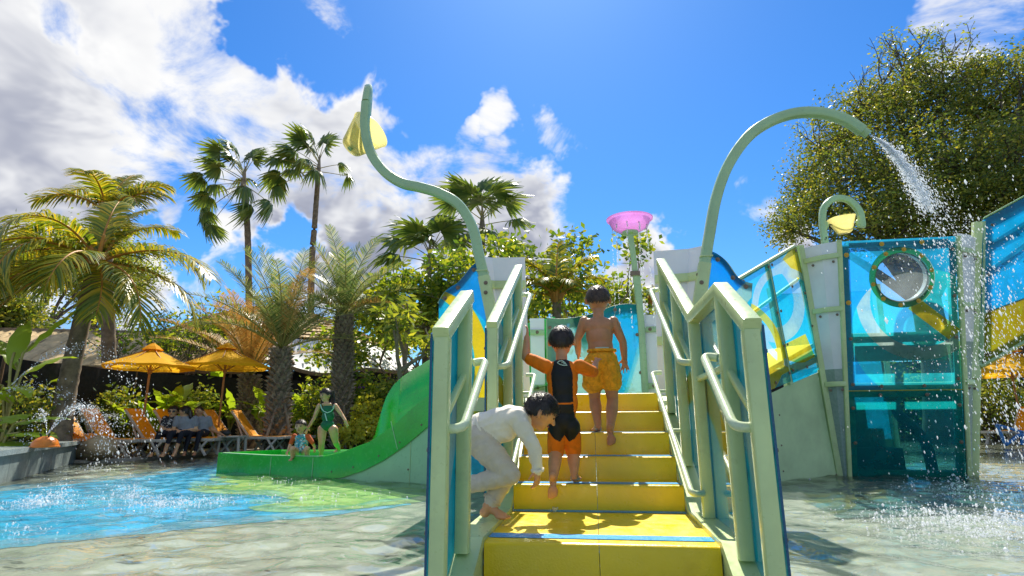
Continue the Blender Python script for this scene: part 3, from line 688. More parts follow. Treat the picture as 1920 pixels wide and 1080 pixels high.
# ---------------------------------------------------------------- tower on the right
def build_tower():
    t = thing('play_tower', 'green and blue acrylic play tower with a round bubble window, right of the stairs', 'play tower')
    up = Vector((0, -.225, 1)).normalized(); nx = Vector((1, 0, 0)); nn = nx.cross(up)
    F = Matrix(((nx.x, up.x, nn.x, 3.43), (nx.y, up.y, nn.y, 5.75), (nx.z, up.z, nn.z, 0), (0, 0, 0, 1)))
    def loc(o): o.matrix_basis = F; return o
    Wd, H, S = 1.42, 3.19, 1.153
    # frame behind the sheets
    for x in (.045, Wd-.045): loc(MB().bar((x, -.15, -.05), (x, H-.05, -.05), .09, .05, (0, 0, 1)).build('frame_bar', M['green_pipe'], t))
    for y in (H-.05, S+.05, S-.05, .02): loc(MB().bar((.09, y, -.05), (Wd-.09, y, -.05), .05, .09, (0, 1, 0)).build('frame_bar', M['green_pipe'], t))
    loc(MB().bar((.09, 1.90, -.07), (Wd-.09, 1.90, -.07), .05, .05, (0, 1, 0)).build('ledge', M['green_pipe'], t))
    loc(MB().box((Wd/2, 1.70, -.16), (Wd-.2, .34, .05)).build('kick_board', paint('teal_board', (.02, .22, .18), .4, .1, 3), t, False))
    for y in (1.78, 1.63): loc(MB().lathe([(.0001, .01), (.02, .006), (.02, 0)], 12, (.16, y, -.13)).build('rivet', M['green_pale'], t))
    # front sheet with a round opening, ring and bubble
    cx, cyy, r0, r1 = .732, 2.67, .34, .408
    def ringed(x0, x1, y0, y1, seg=48):
        mb = MB(); vs = []; n = seg
        for k in range(n):
            a = 2*math.pi*k/n; c, s = math.cos(a), math.sin(a); vs.append((cx+r0*c, cyy+r0*s, 0))
        for k in range(n):
            a = 2*math.pi*k/n; c, s = math.cos(a), math.sin(a)
            m = min((x1-cx)/c if c > 1e-6 else 9, (x0-cx)/c if c < -1e-6 else 9, (y1-cyy)/s if s > 1e-6 else 9, (y0-cyy)/s if s < -1e-6 else 9)
            vs.append((cx+m*c, cyy+m*s, 0))
        mb.add(vs, [(k, (k+1) % n, n+(k+1) % n, n+k) for k in range(n)]); return mb
    loc(ringed(.004, Wd-.004, 2.24, H-.004).build('front_sheet', M['acr_front'], t, False)) if False else None
    def sheet_with_hole():
        n = 64; y0, y1, x0, x1 = S+.006, H, 0.0, Wd
        ang = sorted(set([2*math.pi*k/n for k in range(n)] + [math.atan2(b-cyy, a-cx) % (2*math.pi) for a in (x0, x1) for b in (y0, y1)])); vs = []; n = len(ang)
        for a in ang: vs.append((cx+r0*math.cos(a), cyy+r0*math.sin(a), 0))
        for a in ang:
            c, s = math.cos(a), math.sin(a)
            m = min((x1-cx)/c if c > 1e-6 else 99, (x0-cx)/c if c < -1e-6 else 99, (y1-cyy)/s if s > 1e-6 else 99, (y0-cyy)/s if s < -1e-6 else 99)
            vs.append((cx+m*c, cyy+m*s, 0))
        return MB().add(vs, [(k, n+k, n+(k+1) % n, (k+1) % n) for k in range(n)])
    loc(sheet_with_hole().build('front_sheet', M['acr_front'], t, False))
    ring = loc(MB().lathe([(r0-.01, .012), (r1-.02, .02), (r1, .012), (r1, .001), (r0-.01, .001), (r0-.01, .012)], 64, (cx, cyy, .003), None, 0, False, False).build('window_ring', M['acr_ring'], t, True, 30))
    for k in range(10):
        a = 2*math.pi*(k+.35)/10; o = bolt(ring, (cx+.374*math.cos(a), cyy+.374*math.sin(a), .022), (0, 0, 1), 1.15, gold_me)
    prof = [(.335*math.cos(R(a)), .02+.21*math.sin(R(a))) for a in (0, 12, 25, 40, 55, 70, 82)] + [(.0001, .23)]
    loc(MB().lathe(prof, 48, (cx, cyy, 0), None, 0, False, False).build('bubble_window', M['glass_bubble'], t))
    loc(MB().lathe([(.335, .0), (.335, -.09), (.32, -.09), (.32, 0)], 48, (cx, cyy, 0), None, 0, False, False).build('window_sleeve', paint('clear_sleeve', (.55, .66, .68), .15, .05, 5), t))
    # lower sheet
    lo = plate('lower_sheet', [(0, -.15, 0), (Wd, -.15, 0), (Wd, S-.006, 0), (0, S-.006, 0)], (0, 0, .008), M['acr_low'], t); loc(lo)
    loc(MB().bar((.0, S, .006), (Wd, S, .006), .012, .016, (0, 1, 0)).build('seam_bar', M['ring'], t))
    for x, y in ((.05, 3.0), (.05, 2.35), (.06, 1.86), (.06, 1.24), (.42, S+.06), (.95, S+.06), (1.37, 1.3), (1.37, 1.85), (1.37, 2.4), (1.37, 3.02), (.40, S-.06), (.98, S-.06), (.05, .92), (.06, .45), (1.37, .95), (1.37, .46)):
        o = bolt(t, (0, 0, 0), (0, 0, 1), 1.25, gold_me if x < .1 and y > 1.9 else None); o.matrix_basis = F @ Matrix.Translation((x, y, .010)) @ Matrix.Scale(1.25, 4)
    for x in (.50, 1.0): o = bolt(t, (0, 0, 0), (0, 0, 1), 1.2, gold_me); o.matrix_basis = F @ Matrix.Translation((x, 3.13, .010)) @ Matrix.Scale(1.2, 4)
    # corner posts
    def post(a, b, w=.075, nm='post', m='green'): MB().sweep([a, b], rrect(w, w, .010), (0, 1, 0)).build(nm, M[m], t)
    FL = [F @ Vector((-.03, -.15, 0)), F @ Vector((-.03, H+.02, 0))]; FR = [F @ Vector((Wd+.03, -.15, 0)), F @ Vector((Wd+.03, H, 0))]
    CL = [Vector((3.30, 5.82, -.14)), Vector((3.00, 5.35, 3.17))]; CR = [Vector((4.96, 5.86, -.14)), Vector((5.33, 5.33, 3.38))]
    post(*FL, .055); post(*FR, .055); post(*CL, .08); post(*CR, .105)
    B = [Vector((3.4, 7.6, -.14)), Vector((3.25, 7.8, 3.1))], [Vector((4.9, 7.6, -.14)), Vector((5.1, 7.8, 3.1))]
    for a, b in B: post(a, b)
    # folded filler panels with strap brackets
    def at(L, z): k = (z-L[0].z)/(L[1].z-L[0].z); return L[0].lerp(L[1], k)
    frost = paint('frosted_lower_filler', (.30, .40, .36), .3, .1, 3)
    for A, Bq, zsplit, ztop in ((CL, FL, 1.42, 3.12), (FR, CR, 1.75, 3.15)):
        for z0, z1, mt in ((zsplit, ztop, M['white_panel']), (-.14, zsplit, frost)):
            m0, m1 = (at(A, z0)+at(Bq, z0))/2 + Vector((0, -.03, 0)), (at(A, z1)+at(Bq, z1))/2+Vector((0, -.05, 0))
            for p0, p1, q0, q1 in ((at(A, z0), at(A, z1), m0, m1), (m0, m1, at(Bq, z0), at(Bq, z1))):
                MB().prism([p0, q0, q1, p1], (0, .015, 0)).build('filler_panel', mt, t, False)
        for z in (2.93, 2.22, 1.22):
            m = (at(A, z)+at(Bq, z))/2 + Vector((0, -.085, 0))
            MB().sweep([at(A, z)+Vector((0, -.05, 0)), m, at(Bq, z)+Vector((0, -.03, 0))], rrect(.012, .07, .004), (0, 0, 1)).build('strap', M['green'], t)
            for e in (A, Bq): bolt(t, at(e, z).lerp(m, .15)+Vector((0, -.012, 0)), (0, -1, 0), .8); bolt(t, at(e, z-.08).lerp(at(A if e is Bq else Bq, z-.08), .22)+Vector((0, -.05, 0)), (0, -1, 0), 1.0)
    MB().box((5.0, 5.62, 1.52), (.24, .22, .5)).build('bracket_box', M['green'], t, False)
    plate('foot_panel', [(5.02, 5.88, -.14), (5.16, 6.3, -.14), (5.25, 6.3, 1.25), (5.10, 5.75, 1.25)], (.01, 0, 0), M['acr_left'], t)
    # inside: floor, far sheets, dark stair block, drain pipe
    MB().box((4.15, 6.65, 1.16), (1.5, 1.7, .08)).build('floor_plate', M['dark_teal'], t, False)
    plate('far_sheet', [(3.45, 7.7, -.1), (4.9, 7.7, -.1), (5.0, 7.85, 3.0), (3.35, 7.85, 3.0)], (0, .01, 0), M['acr_plain'], t)
    MB().box((4.5, 7.66, .22), (.9, .03, .42)).build('skirt_board', paint('lime_board', (.38, .52, .12), .5, .1, 3), t, False)
    for k, (x, z) in enumerate(((3.85, .95), (4.02, .62), (4.2, .36))): MB().box(((3.5+x)/2, 6.5-.12*k, z/2-.07), (x-3.5, .9-.1*k, z+.14)).build('stair_block', M['dark_teal'], t, False)
    MB().box((3.95, 6.9, 1.0), (.06, .05, .34)).build('light_slot', M['white_panel'], t, False)
    P = spline([(4.22, 6.0, 1.14), (4.23, 6.0, .92), (4.28, 6.0, .78), (4.46, 6.0, .58), (4.55, 6.0, .42), (4.57, 6.0, .2), (4.58, 6.0, -.14)], 6)
    dp = MB().tube(P, .072, 14).build('drain_pipe', M['dark'], t)
    MB().lathe([(.0001, 0), (.12, 0), (.12, .06), (.0001, .06)], 20, (4.22, 6.0, 1.0)).build('flange', M['dark'], dp)
build_tower()
# ---------------------------------------------------------------- sloping bridge between platform and tower, and the wing beyond the tower
def build_bridge():
    t = thing('bridge', 'sloping stair bridge with blue acrylic sides between the stairs and the tower', 'bridge')
    TL, TR, BR_, BL = atY(1388, 524, 4.42), atY(1493, 462, 5.28), atY(1543, 690, 5.62), atY(1424, 740, 4.72)
    def q(u, v): return (BL*(1-u)+BR_*u)*(1-v) + (TL*(1-u)+TR*u)*v
    n = (TR-TL).cross(TL-BL).normalized()*-1
    n = n if n.y < 0 else -n
    for u0, u1 in ((0, .475), (.495, 1)):
        mb = MB(); g = [[q(lerp(u0, u1, i/4), j/6)-n*0 for i in range(5)] for j in range(7)]
        vs = [p for r_ in g for p in r_]; mb.add(vs, [(j*5+i, j*5+i+1, j*5+i+6, j*5+i+5) for j in range(6) for i in range(4)])
        mb.build('acrylic_panel', M['acr_bridge'], t, True)
    MB().bar(q(.485, -.03)-n*.03, q(.485, 1.0)-n*.03, .07, .05, tuple(n)).build('post', M['green_pipe'], t)
    MB().bar(q(0, 1)-n*.035, q(1, 1)-n*.035, .06, .05, (0, 0, 1)).build('top_rail', M['green'], t)
    MB().bar(q(0.02, .07)-n*.035, q(.98, .09)-n*.035, .06, .11, (0, 0, 1)).build('bottom_rail', M['green_pipe'], t)
    MB().bar(q(0.02, .66)-n*.05, q(.98, .74)-n*.05, .05, .035, (0, 0, 1)).build('mid_rail', M['steel_green'], t)
    MB().bar(q(1.0, 0)-n*.03, q(1.0, 1)-n*.03, .06, .05, tuple(n)).build('post', M['green_pipe'], t)
    MB().bar(q(.0, .10)-n*.55, q(1, .16)-n*.55, 1.0, .06, (0, 0, 1)).build('tread_plate', M['green_pale'], t)
    for u, v in ((.04, .97), (.46, .97), (.52, .97), (.97, .97), (.46, .58), (.52, .58), (.47, .07), (.53, .08), (.05, .06), (.25, .04), (.75, .06), (.97, .35), (.97, .62), (.97, .06), (.04, .68), (.47, .3), (.52, .3), (.78, .72)):
        bolt(t, q(u, v)+n*.004, n, 1.15)
    # olive wall below
    w = thing('curved_wall', 'plain olive green curved wall below the bridge, standing in the water', 'wall')
    top = [atY(1300, 770, 4.3), q(0, -.02), q(.5, -.02), q(1, -.02), atY(1560, 690, 5.95)]
    bot = [atY(1300, 930, 4.4), atY(1440, 905, 4.86), atY(1490, 900, 5.25), atY(1560, 897, 5.72), atY(1596, 897, 5.9)]
    tp = spline([p + Vector((0, .05, 0)) for p in top], 6); bt = spline([Vector((p.x, p.y, -.14)) for p in bot], 6)
    MB().strip(tp, bt, (0, .02, 0)).build('wall_panel', M['olive'], w)
    for i, v in ((9, .25), (9, .55), (9, .8), (19, .9)): bolt(w, tp[i].lerp(bt[i], v)+Vector((0, -.004, 0)), (0, -1, 0), .6)
    g = thing('stair_wing', 'sloping blue acrylic stair side rising right of the tower', 'stair side')
    TL, TR, BR_, BL = atY(1842, 413, 5.28), atY(2040, 305, 4.9), atY(2040, 575, 5.05), atY(1838, 690, 5.55)
    n = Vector((0, -1, 0))
    def q2(u, v): return (BL*(1-u)+BR_*u)*(1-v) + (TL*(1-u)+TR*u)*v
    plate('acrylic_panel', [q2(0, .36), q2(1, .22), q2(1, 1), q2(0, 1)], (0, .01, 0), M['acr_wing'], g)
    plate('acrylic_panel', [q2(0.02, .02), q2(1, .02), q2(1, .21), q2(.02, .35)], (0, .01, 0), M['acr_olive'], g)
    for a, b, w_, h_ in ((q2(0, .97), q2(1, .97), .05, .09), (q2(.06, .80), q2(1, .84), .05, .06), (q2(.06, .62), q2(1, .74), .04, .05), (q2(0, .03), q2(1, .03), .07, .12), (q2(.045, .03), q2(.045, .98), .10, .05)):
        MB().bar(a+Vector((0, .045, 0)), b+Vector((0, .045, 0)), w_, h_, (0, 0, 1)).build('frame_bar', M['green_pipe'], g)
    MB().bar(q2(0.03, -.012)+Vector((0, .03, 0)), q2(1, -.012)+Vector((0, .03, 0)), .05, .02, (0, 0, 1)).build('edge_trim', paint('yellow_trim', (.62, .46, .02), .4, .1, 5), g)
    MB().bar(q2(0.02, 1.01)+Vector((0, .02, 0)), q2(1, 1.01)+Vector((0, .02, 0)), .06, .012, (0, 0, 1)).build('edge_trim', M['seam'], g)
    for u, v in ((.1, .93), (.45, .95), (.07, .6), (.08, .35), (.08, .06), (.35, .76), (.42, .55)): bolt(g, q2(u, v)+Vector((0, -.004, 0)), n, 1.15)
    MB().bar(q2(.0, .30)+Vector((0, 1.0, 0)), q2(1, .2)+Vector((0, 1.0, 0)), .9, .08, (0, 0, 1)).build('tread_plate', M['dark_teal'], g)
build_bridge()
# ---------------------------------------------------------------- slide
def build_slide():
    t = thing('water_slide', 'bright green water slide with a shallow run-out tub', 'slide')
    d = Vector((-.926, .377, 0)).normalized(); nr = Vector((.377, .926, 0)).normalized(); N0 = Vector((-2.04, 4.23, 0))
    def ip(tab, s):
        for (a, x), (b, y) in zip(tab, tab[1:]):
            if s <= b: return lerp(x, y, max(0, (s-a)/(b-a)))
        return tab[-1][1]
    nt = [(-1.2, 1.62), (-.6, 1.42), (0, 1.118), (.34, .904), (.64, .69), (1.05, .483), (1.54, .345), (1.95, .275), (3.09, .266), (4.23, .28)]
    nb = [(-1.2, 1.12), (-.6, .98), (0, .74), (.4, .477), (.76, .284), (1.12, .139), (1.51, .036), (2.0, -.01), (2.2, -.05), (4.3, -.05)]
    ft = [(-1.2, 2.15), (0, 2.0), (.87, 1.73), (1.23, 1.572), (1.5, 1.45), (1.66, 1.341), (1.79, 1.178), (1.86, 1.013), (1.93, .807), (1.99, .6), (2.10, .42), (2.35, .32), (3.2, .30), (4.5, .28)]
    Wd = 1.10; mb = MB(); SS = [i*.1-1.2 for i in range(0, 12)] + [i*.05 for i in range(0, 86)]
    rows = []
    for s in SS:
        b, a, f = ip(nb, s), ip(nt, s), ip(ft, s); o = N0 + d*s; zf_ = max(b + .05, .03); f = max(f, a*.9)
        fs = max(0, (f-zf_))
        sec = [(0, b-.02), (0, a), (.035, a+.012), (.07, a), (.10, zf_+.10), (.20, zf_+.02), (Wd/2, zf_), (Wd-.2, zf_+.03), (Wd-.08, zf_+.14), (Wd-.02, zf_+fs*.5), (Wd+.03, f-.02), (Wd+.065, f+.008), (Wd+.10, f-.01), (Wd+.06, zf_+fs*.5), (Wd, b-.02)]
        rows.append([o + nr*u + Vector((0, 0, z)) for u, z in sec])
    n = len(rows[0]); vs = [p for r_ in rows for p in r_]
    fs = [(i*n+j, i*n+j+1, (i+1)*n+j+1, (i+1)*n+j) for i in range(len(rows)-1) for j in range(n-1)]
    mb.add(vs, fs); mb.build('flume', M['slide'], t, True, 50)
    # closed end of the tub
    e = N0 + d*4.23
    MB().prism([e + Vector((0, 0, -.12)), e + nr*(Wd+.06) + Vector((0, 0, -.12)), e+nr*(Wd+.06)+Vector((0, 0, .292)), e+Vector((0, 0, .292))], d*.05).build('end_wall', M['slide'], t, False)
    # joint seams standing a little proud of the near wall, and pale top lip
    for s in (.53, 2.08, 2.98):
        a, b = ip(nt, s), ip(nb, s); dx = -.0 if s > 1 else -.18
        MB().bar(N0+d*(s+dx*.0)-nr*.004+Vector((0, 0, max(b, -.05))), N0+d*(s+.13 if s < 1 else s)-nr*.004+Vector((0, 0, a-.01)), .012, .006, tuple(nr)).build('seam', M['seam'], t)
    P = [N0+d*s+nr*.035+Vector((0, 0, ip(nt, s)+.010)) for s in [1.9+.1*i for i in range(24)]]
    MB().sweep(P, rrect(.05, .012, .004), (0, 0, 1)).build('tub_lip', M['seam'], t)
    # pale skirt under the slide
    A = [N0+d*s+nr*.02+Vector((0, 0, ip(nb, s)-.012)) for s in [-1.2+.1*i for i in range(30)]]; B = [Vector((p.x, p.y, -.14)) for p in A]
    MB().strip(A, B, nr*.02).build('skirt', M['slide_pale'], t)
    MB().bar(N0+d*.33+nr*.015+Vector((0, 0, -.1)), N0+d*.33+nr*.015+Vector((0, 0, .5)), .006, .004, tuple(nr)).build('skirt_seam', M['green'], t)
    for s, z in ((.42, .62), (.36, .18), (.05, .45)): bolt(t, N0+d*s+nr*.018+Vector((0, 0, z-.02)), -nr, .7)
    for s in (.15, .5, .85, 1.3, 1.7): bolt(t, N0+d*s-nr*.002+Vector((0, 0, ip(nb, s)+.07)), -nr, .7)
build_slide()
# ================================================================ POOLSIDE FURNITURE
DZ = .052
def make_umbrella(name, label, loc, rad, h, rz=0, ff=.0):
    t = thing(name, label, 'parasol', loc, rz, 'orange parasols')
    MB().tube([(0, 0, 0), (0, 0, h+.12)], .026, 10).build('pole', M['wood'], t)
    MB().lathe([(.0001, 0), (.25, 0), (.25, .05), (.06, .09), (.05, .2), (.0001, .2)], 20).build('base', M['plastic'], t)
    n = 8; zr = h-.58*rad/1.25; mb = MB(); K = 6
    vs = []; fs = []
    for i in range(n*4):
        a = 2*math.pi*i/(n*4); f = (i % 4)/4; sag = math.sin(f*math.pi)
        for j in range(K+1):
            u = .16+.84*j/K; rr = rad*u*(1 - .055*sag*u); z = h - (h-zr)*u**.92 - .045*sag*u*math.sin(u*math.pi) + .01*math.sin(i*1.7+j)
            vs.append((rr*math.cos(a), rr*math.sin(a), z))
    m = n*4
    for i in range(m):
        for j in range(K): fs.append((i*(K+1)+j, ((i+1) % m)*(K+1)+j, ((i+1) % m)*(K+1)+j+1, i*(K+1)+j+1))
    can = MB().add(vs, fs).build('canopy', M['orange_umb'], t, True, 60)
    # vent cap
    MB().lathe([(rad*.24, h-.06), (rad*.15, h+.02), (rad*.05, h+.09), (.0001, h+.12)], 8).build('vent_cap', M['orange_umb'], t, False)
    # valance
    mb = MB()
    for i in range(m):
        a, b = vs[i*(K+1)+K], vs[((i+1) % m)*(K+1)+K]; mb.add([a, b, (b[0], b[1], b[2]-.06), (a[0], a[1], a[2]-.06)], [(0, 1, 2, 3)])
    mb.build('valance', M['orange_umb'], can, True)
    for k in range(n):
        a = 2*math.pi*k/n; c, s = math.cos(a), math.sin(a)
        rb = MB().bar((.03*c, .03*s, h-.02), (rad*.97*c, rad*.97*s, zr-.01), .02, .025).build('rib', M['wood'], t)
        MB().bar((.03*c, .03*s, zr-.12), (rad*.5*c, rad*.5*s, h-(h-zr)*.5-.02), .016, .018).build('strut', M['wood'], rb)
    MB().lathe([(.05, zr-.17), (.05, zr-.09)], 12).build('hub', M['wood'], t)
    return t
def canvas():
    m, t, out = newmat('orange_canvas'); p = opos(t); c = t.mix(t.mr(t.noise(p, 3, 4), .3, .7), (.90, .48, .006), (.95, .56, .014))
    b = pbr(t, None, c, .8, spec=.2); tr = t.new('ShaderNodeBsdfTranslucent'); t.put(tr.inputs[0], (.98, .55, .03)); mx = t.new('ShaderNodeMixShader'); mx.inputs[0].default_value = .45
    t.l.new(b.outputs[0], mx.inputs[1]); t.l.new(tr.outputs[0], mx.inputs[2]); t.l.new(mx.outputs[0], out.inputs[0]); return m
M['orange_umb'] = canvas()
make_umbrella('parasol', 'orange parasol on the left, above the loungers nearest the coconut palm', gnd(268, 16.4, DZ), 1.0, 2.52, .2)
make_umbrella('parasol', 'orange parasol on the right, beside the thick date palms', gnd(411, 16.8, DZ), 1.10, 2.68, .5)
make_umbrella('parasol', 'orange parasol in the distance at the far right, below the sloping stair side', gnd(1915, 23, DZ), 1.5, 2.75, .1)
def make_lounger():
    """sun lounger, foot end towards +x, back rest raised at -x"""
    t = thing('sun_lounger', '', 'sun lounger', group='orange sun loungers')
    for s in (-1, 1):
        MB().sweep([(-.55, s*.31, .36), (.98, s*.31, .34)], rrect(.06, .07, .012), (0, 0, 1)).build('side_rail', M['plastic'], t)
        MB().sweep([(-.52, s*.31, .37), (-1.02, s*.31, 1.02)], rrect(.05, .05, .012), (0, 1, 0)).build('back_rail', M['plastic'], t)
        for pts in (((.86, .0), (.62, .36)), ((.60, .0), (.90, .36)), ((-.36, .0), (-.12, .36)), ((-.10, .0), (-.40, .36))):
            MB().sweep([(pts[0][0], s*.31, pts[0][1]), (pts[1][0], s*.31, pts[1][1])], rrect(.05, .07, .012), (0, 1, 0)).build('leg', M['plastic'], t)
    A = [(-1.02, -.30, 1.03), (-.98, -.30, .985), (-.53, -.30, .395), (-.45, -.30, .375), (.98, -.30, .365)]; B = [(x, .30, z) for x, y, z in A]
    MB().strip(A, B, (0, 0, .018)).build('sling', M['orange_sling'], t)
    MB().bar((-1.04, -.31, 1.04), (-1.04, .31, 1.04), .04, .04).build('head_rail', M['orange_sling'], t)
    MB().bar((1.0, -.31, .35), (1.0, .31, .35), .05, .07).build('foot_rail', M['plastic'], t)
    MB().sweep([(-.88, -.28, .80), (-.55, -.28, .06)], rrect(.04, .04, .01), (0, 1, 0)).build('back_strut', M['plastic'], t)
    return t
lg = [(232, 15.9, -8, 'orange sun lounger nearest the boulder, leftmost of the row'),
      (290, 15.7, -6, 'orange sun lounger second from the boulder, beside the left parasol pole'),
      (372, 15.8, -4, 'orange sun lounger under the seated man in the dark patterned shirt'),
      (420, 16.3, -4, 'orange sun lounger behind the seated people, mostly hidden'),
      (505, 16.6, -5, 'orange sun lounger just right of the right parasol pole'),
      (555, 16.9, -5, 'orange sun lounger at the right end of the row, against the date palm')]
proto = make_lounger()
for i, (px, dist, a, lab) in enumerate(lg):
    o = proto if i == 0 else copy_tree(proto)
    o['label'] = lab; p = gnd(px-40, dist, DZ); o.location = p; o.rotation_euler = (0, 0, YAW + R(a+8))
LOUNGE = gnd(372-40, 15.8, DZ)
o = copy_tree(proto); o['label'] = 'orange sun lounger in the far distance under the stair side at the right edge'; o.location = gnd(1900, 22.0, DZ); o.rotation_euler = (0, 0, R(-150))
def side_table(px, dist, lab):
    t = thing('side_table', lab, 'side table', gnd(px, dist, DZ), YAW, 'beige side tables')
    MB().sweep([(-.26, 0, .40), (.26, 0, .40)], rrect(.48, .04, .012), (0, 0, 1)).build('top', M['plastic'], t)
    for x in (-.22, .22):
        for y in (-.18, .18): MB().bar((x*1.1, y, 0), (x, y, .38), .05, .05, (0, 1, 0)).build('leg', M['plastic'], t)
side_table(300, 16.2, 'beige side table at the foot of the left parasol')
side_table(440, 15.6, 'beige side table holding the dark bag, beside the seated man in grey')
b = gnd(424, 15.6, DZ+.425)
t = thing('bag', 'small dark bag lying on the beige side table', 'bag', b)
MB().ball((0, 0, .06), (.15, .10, .075)).build('body', M['dark'], t); MB().tube(spline([(-.09, 0, .1), (-.05, 0, .17), (.05, 0, .17), (.09, 0, .1)], 5), .012, 6).build('handle', M['dark'], t)
# boulder, orange nozzle domes
def boulder():
    mb = MB(); mb.ball((0, 0, .30), (.72, .50, .34), 28, 18); rs = np.random.RandomState(3); ph = rs.uniform(0, 6.28, (6,))
    for i, v in enumerate(mb.v):
        x, y, z = v; k = 1 + .05*math.sin(3*x+ph[0])*math.cos(4*y+ph[1]) + .035*math.sin(7*x+5*z+ph[2]) + .02*math.sin(13*y+11*z+ph[3])
        mb.v[i] = (x*k, y*k, .30+(z-.30)*k)
    o = mb.build('boulder', M['boulder'], None, True, 180, gnd(186, 15.0, .03)); o.rotation_euler.z = -.3; o.scale = (.74, .74, .80)
    tag(o, 'rounded tan boulder beside the end of the granite wall', 'boulder')
boulder()
def nozzle(p, lab):
    t = thing('spray_nozzle', lab, 'spray nozzle', p, 0, 'orange spray nozzles')
    MB().lathe([(.17, 0), (.168, .04), (.15, .085), (.11, .125), (.06, .15), (.0001, .158)], 24).build('dome', M['orange_dome'], t)
    MB().lathe([(.185, -.005), (.185, .012), (.16, .02)], 24).build('rim', M['orange_dome'], t)
    for a in (-.05, .06): MB().tube([(a, -.02, .13), (a*1.4, -.04, .19)], .012, 8).build('jet_tip', M['dark'], t)
NZ = [Vector((-8.02, 4.72, .425)), Vector((-10.25, 7.85, .425))]
nozzle(NZ[0], 'orange dome spray nozzle at the near end of the granite wall, left edge'); nozzle(NZ[1], 'orange dome spray nozzle at the far end of the granite wall by the boulder')
# ================================================================ BUILDINGS AND FENCE BEHIND
def pavilion():
    # wide low shingled roof with a white membrane skirt below, built round its own centre
    c = gnd(492, 30, 0); t = thing('pavilion', 'large open pavilion with low shingled roof and white membrane eaves behind the palms', 'building', c, YAW-.05)
    def prof(u): return 0
    A0, A1 = R(180), R(360); seg = 72; Rx, Ry = 6.9, 5.4
    def ring(r, z, a): return Vector((Rx*r*math.cos(a), Ry*r*math.sin(a), z))
    def eave(a): # arched eave line
        return 3.05 - .35*max(0, math.cos((a-R(306))*7)) * (1 if abs(a-R(306)) < R(13) else 0) + .12*math.sin(a*3)
    # shingle courses: separate stepped bands, tiles cut along each course
    rows = 11; rs = random.Random(2); mb = MB()
    for j in range(rows):
        r1, r0 = .30+.58*(j/rows), .30+.58*((j+1)/rows)
        z1, z0 = 5.95-1.75*(r1-.3)/.58*(.75+.25*(r1-.3)/.58), 5.95-1.75*(r0-.3)/.58*(.75+.25*(r0-.3)/.58)
        n = 64+10*j; a = A0-.3
        while a < A1+.3:
            da = (A1-A0)/n*rs.uniform(.7, 1.3); k = rs.uniform(-.012, .03); b = a+da*.93; lo = rs.uniform(-.012, .012)
            p = [ring(r0+lo, z0+.05+k, a), ring(r0+lo, z0+.05+k, b), ring(r1-.01, z1+.0+k*.3, b), ring(r1-.01, z1+.0+k*.3, a)]
            mb.add(p + [q-Vector((0, 0, .05)) for q in p], [(0, 1, 2, 3), (0, 4, 5, 1), (1, 5, 6, 2), (3, 7, 4, 0)]); a += da
    o = mb.build('shingles', M['shingle'], t, False); o['kind'] = 'stuff'
    mb = MB()
    vs = []; m = 73
    for j in range(7):
        u = j/6; r = .26+.64*u
        for i in range(m):
            a = lerp(A0-.3, A1+.3, i/(m-1)); vs.append(ring(r, 5.9-1.95*u*(.75+.25*u)-.06, a))
    mb.add(vs, [(j*m+i, j*m+i+1, (j+1)*m+i+1, (j+1)*m+i) for j in range(6) for i in range(m-1)]); mb.build('roof_deck', M['beam'], t)
    # membrane eaves in panels
    for i in range(18):
        a0, a1 = lerp(A0-.3, A1+.3, i/18)+.002, lerp(A0-.3, A1+.3, (i+1)/18)-.002; vs = []; nn = 7
        for j in range(4):
            u = j/3
            for k in range(nn):
                a = lerp(a0, a1, k/(nn-1)); z = lerp(4.14, eave(a), u) - .10*math.sin(u*math.pi); vs.append(ring(lerp(.885, 1.12, u), z, a))
        MB().add(vs, [(j*nn+k, j*nn+k+1, (j+1)*nn+k+1, (j+1)*nn+k) for j in range(3) for k in range(nn-1)]).build('eaves_panel', M['membrane'], t, True)
    P = [ring(1.12, eave(lerp(A0, A1, i/60))-.05, lerp(A0, A1, i/60)) for i in range(61)]
    MB().sweep(P, rrect(.12, .14, .02), (0, 0, 1)).build('eaves_beam', M['bark_pale'], t)
    for i in range(13):
        a = lerp(A0+.1, A1-.1, i/12); p = ring(.98, 0, a)
        MB().bar((p.x, p.y, 0), (p.x, p.y, 3.6), .22, .22, (0, 1, 0)).build('column', M['beam'], t)
        q = ring(.5, 0, a); MB().bar((p.x*1.12, p.y*1.12, 3.0), (q.x, q.y, 4.6), .10, .16, (0, 0, 1)).build('rafter', M['beam'], t)
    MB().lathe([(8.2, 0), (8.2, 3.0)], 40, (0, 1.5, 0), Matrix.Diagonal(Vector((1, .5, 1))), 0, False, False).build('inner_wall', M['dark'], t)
    MB().lathe([(1.3, 5.9), (1.3, 6.15), (.4, 6.3), (.0001, 6.32)], 20).build('roof_cap', M['orange_dome'], t)
pavilion()
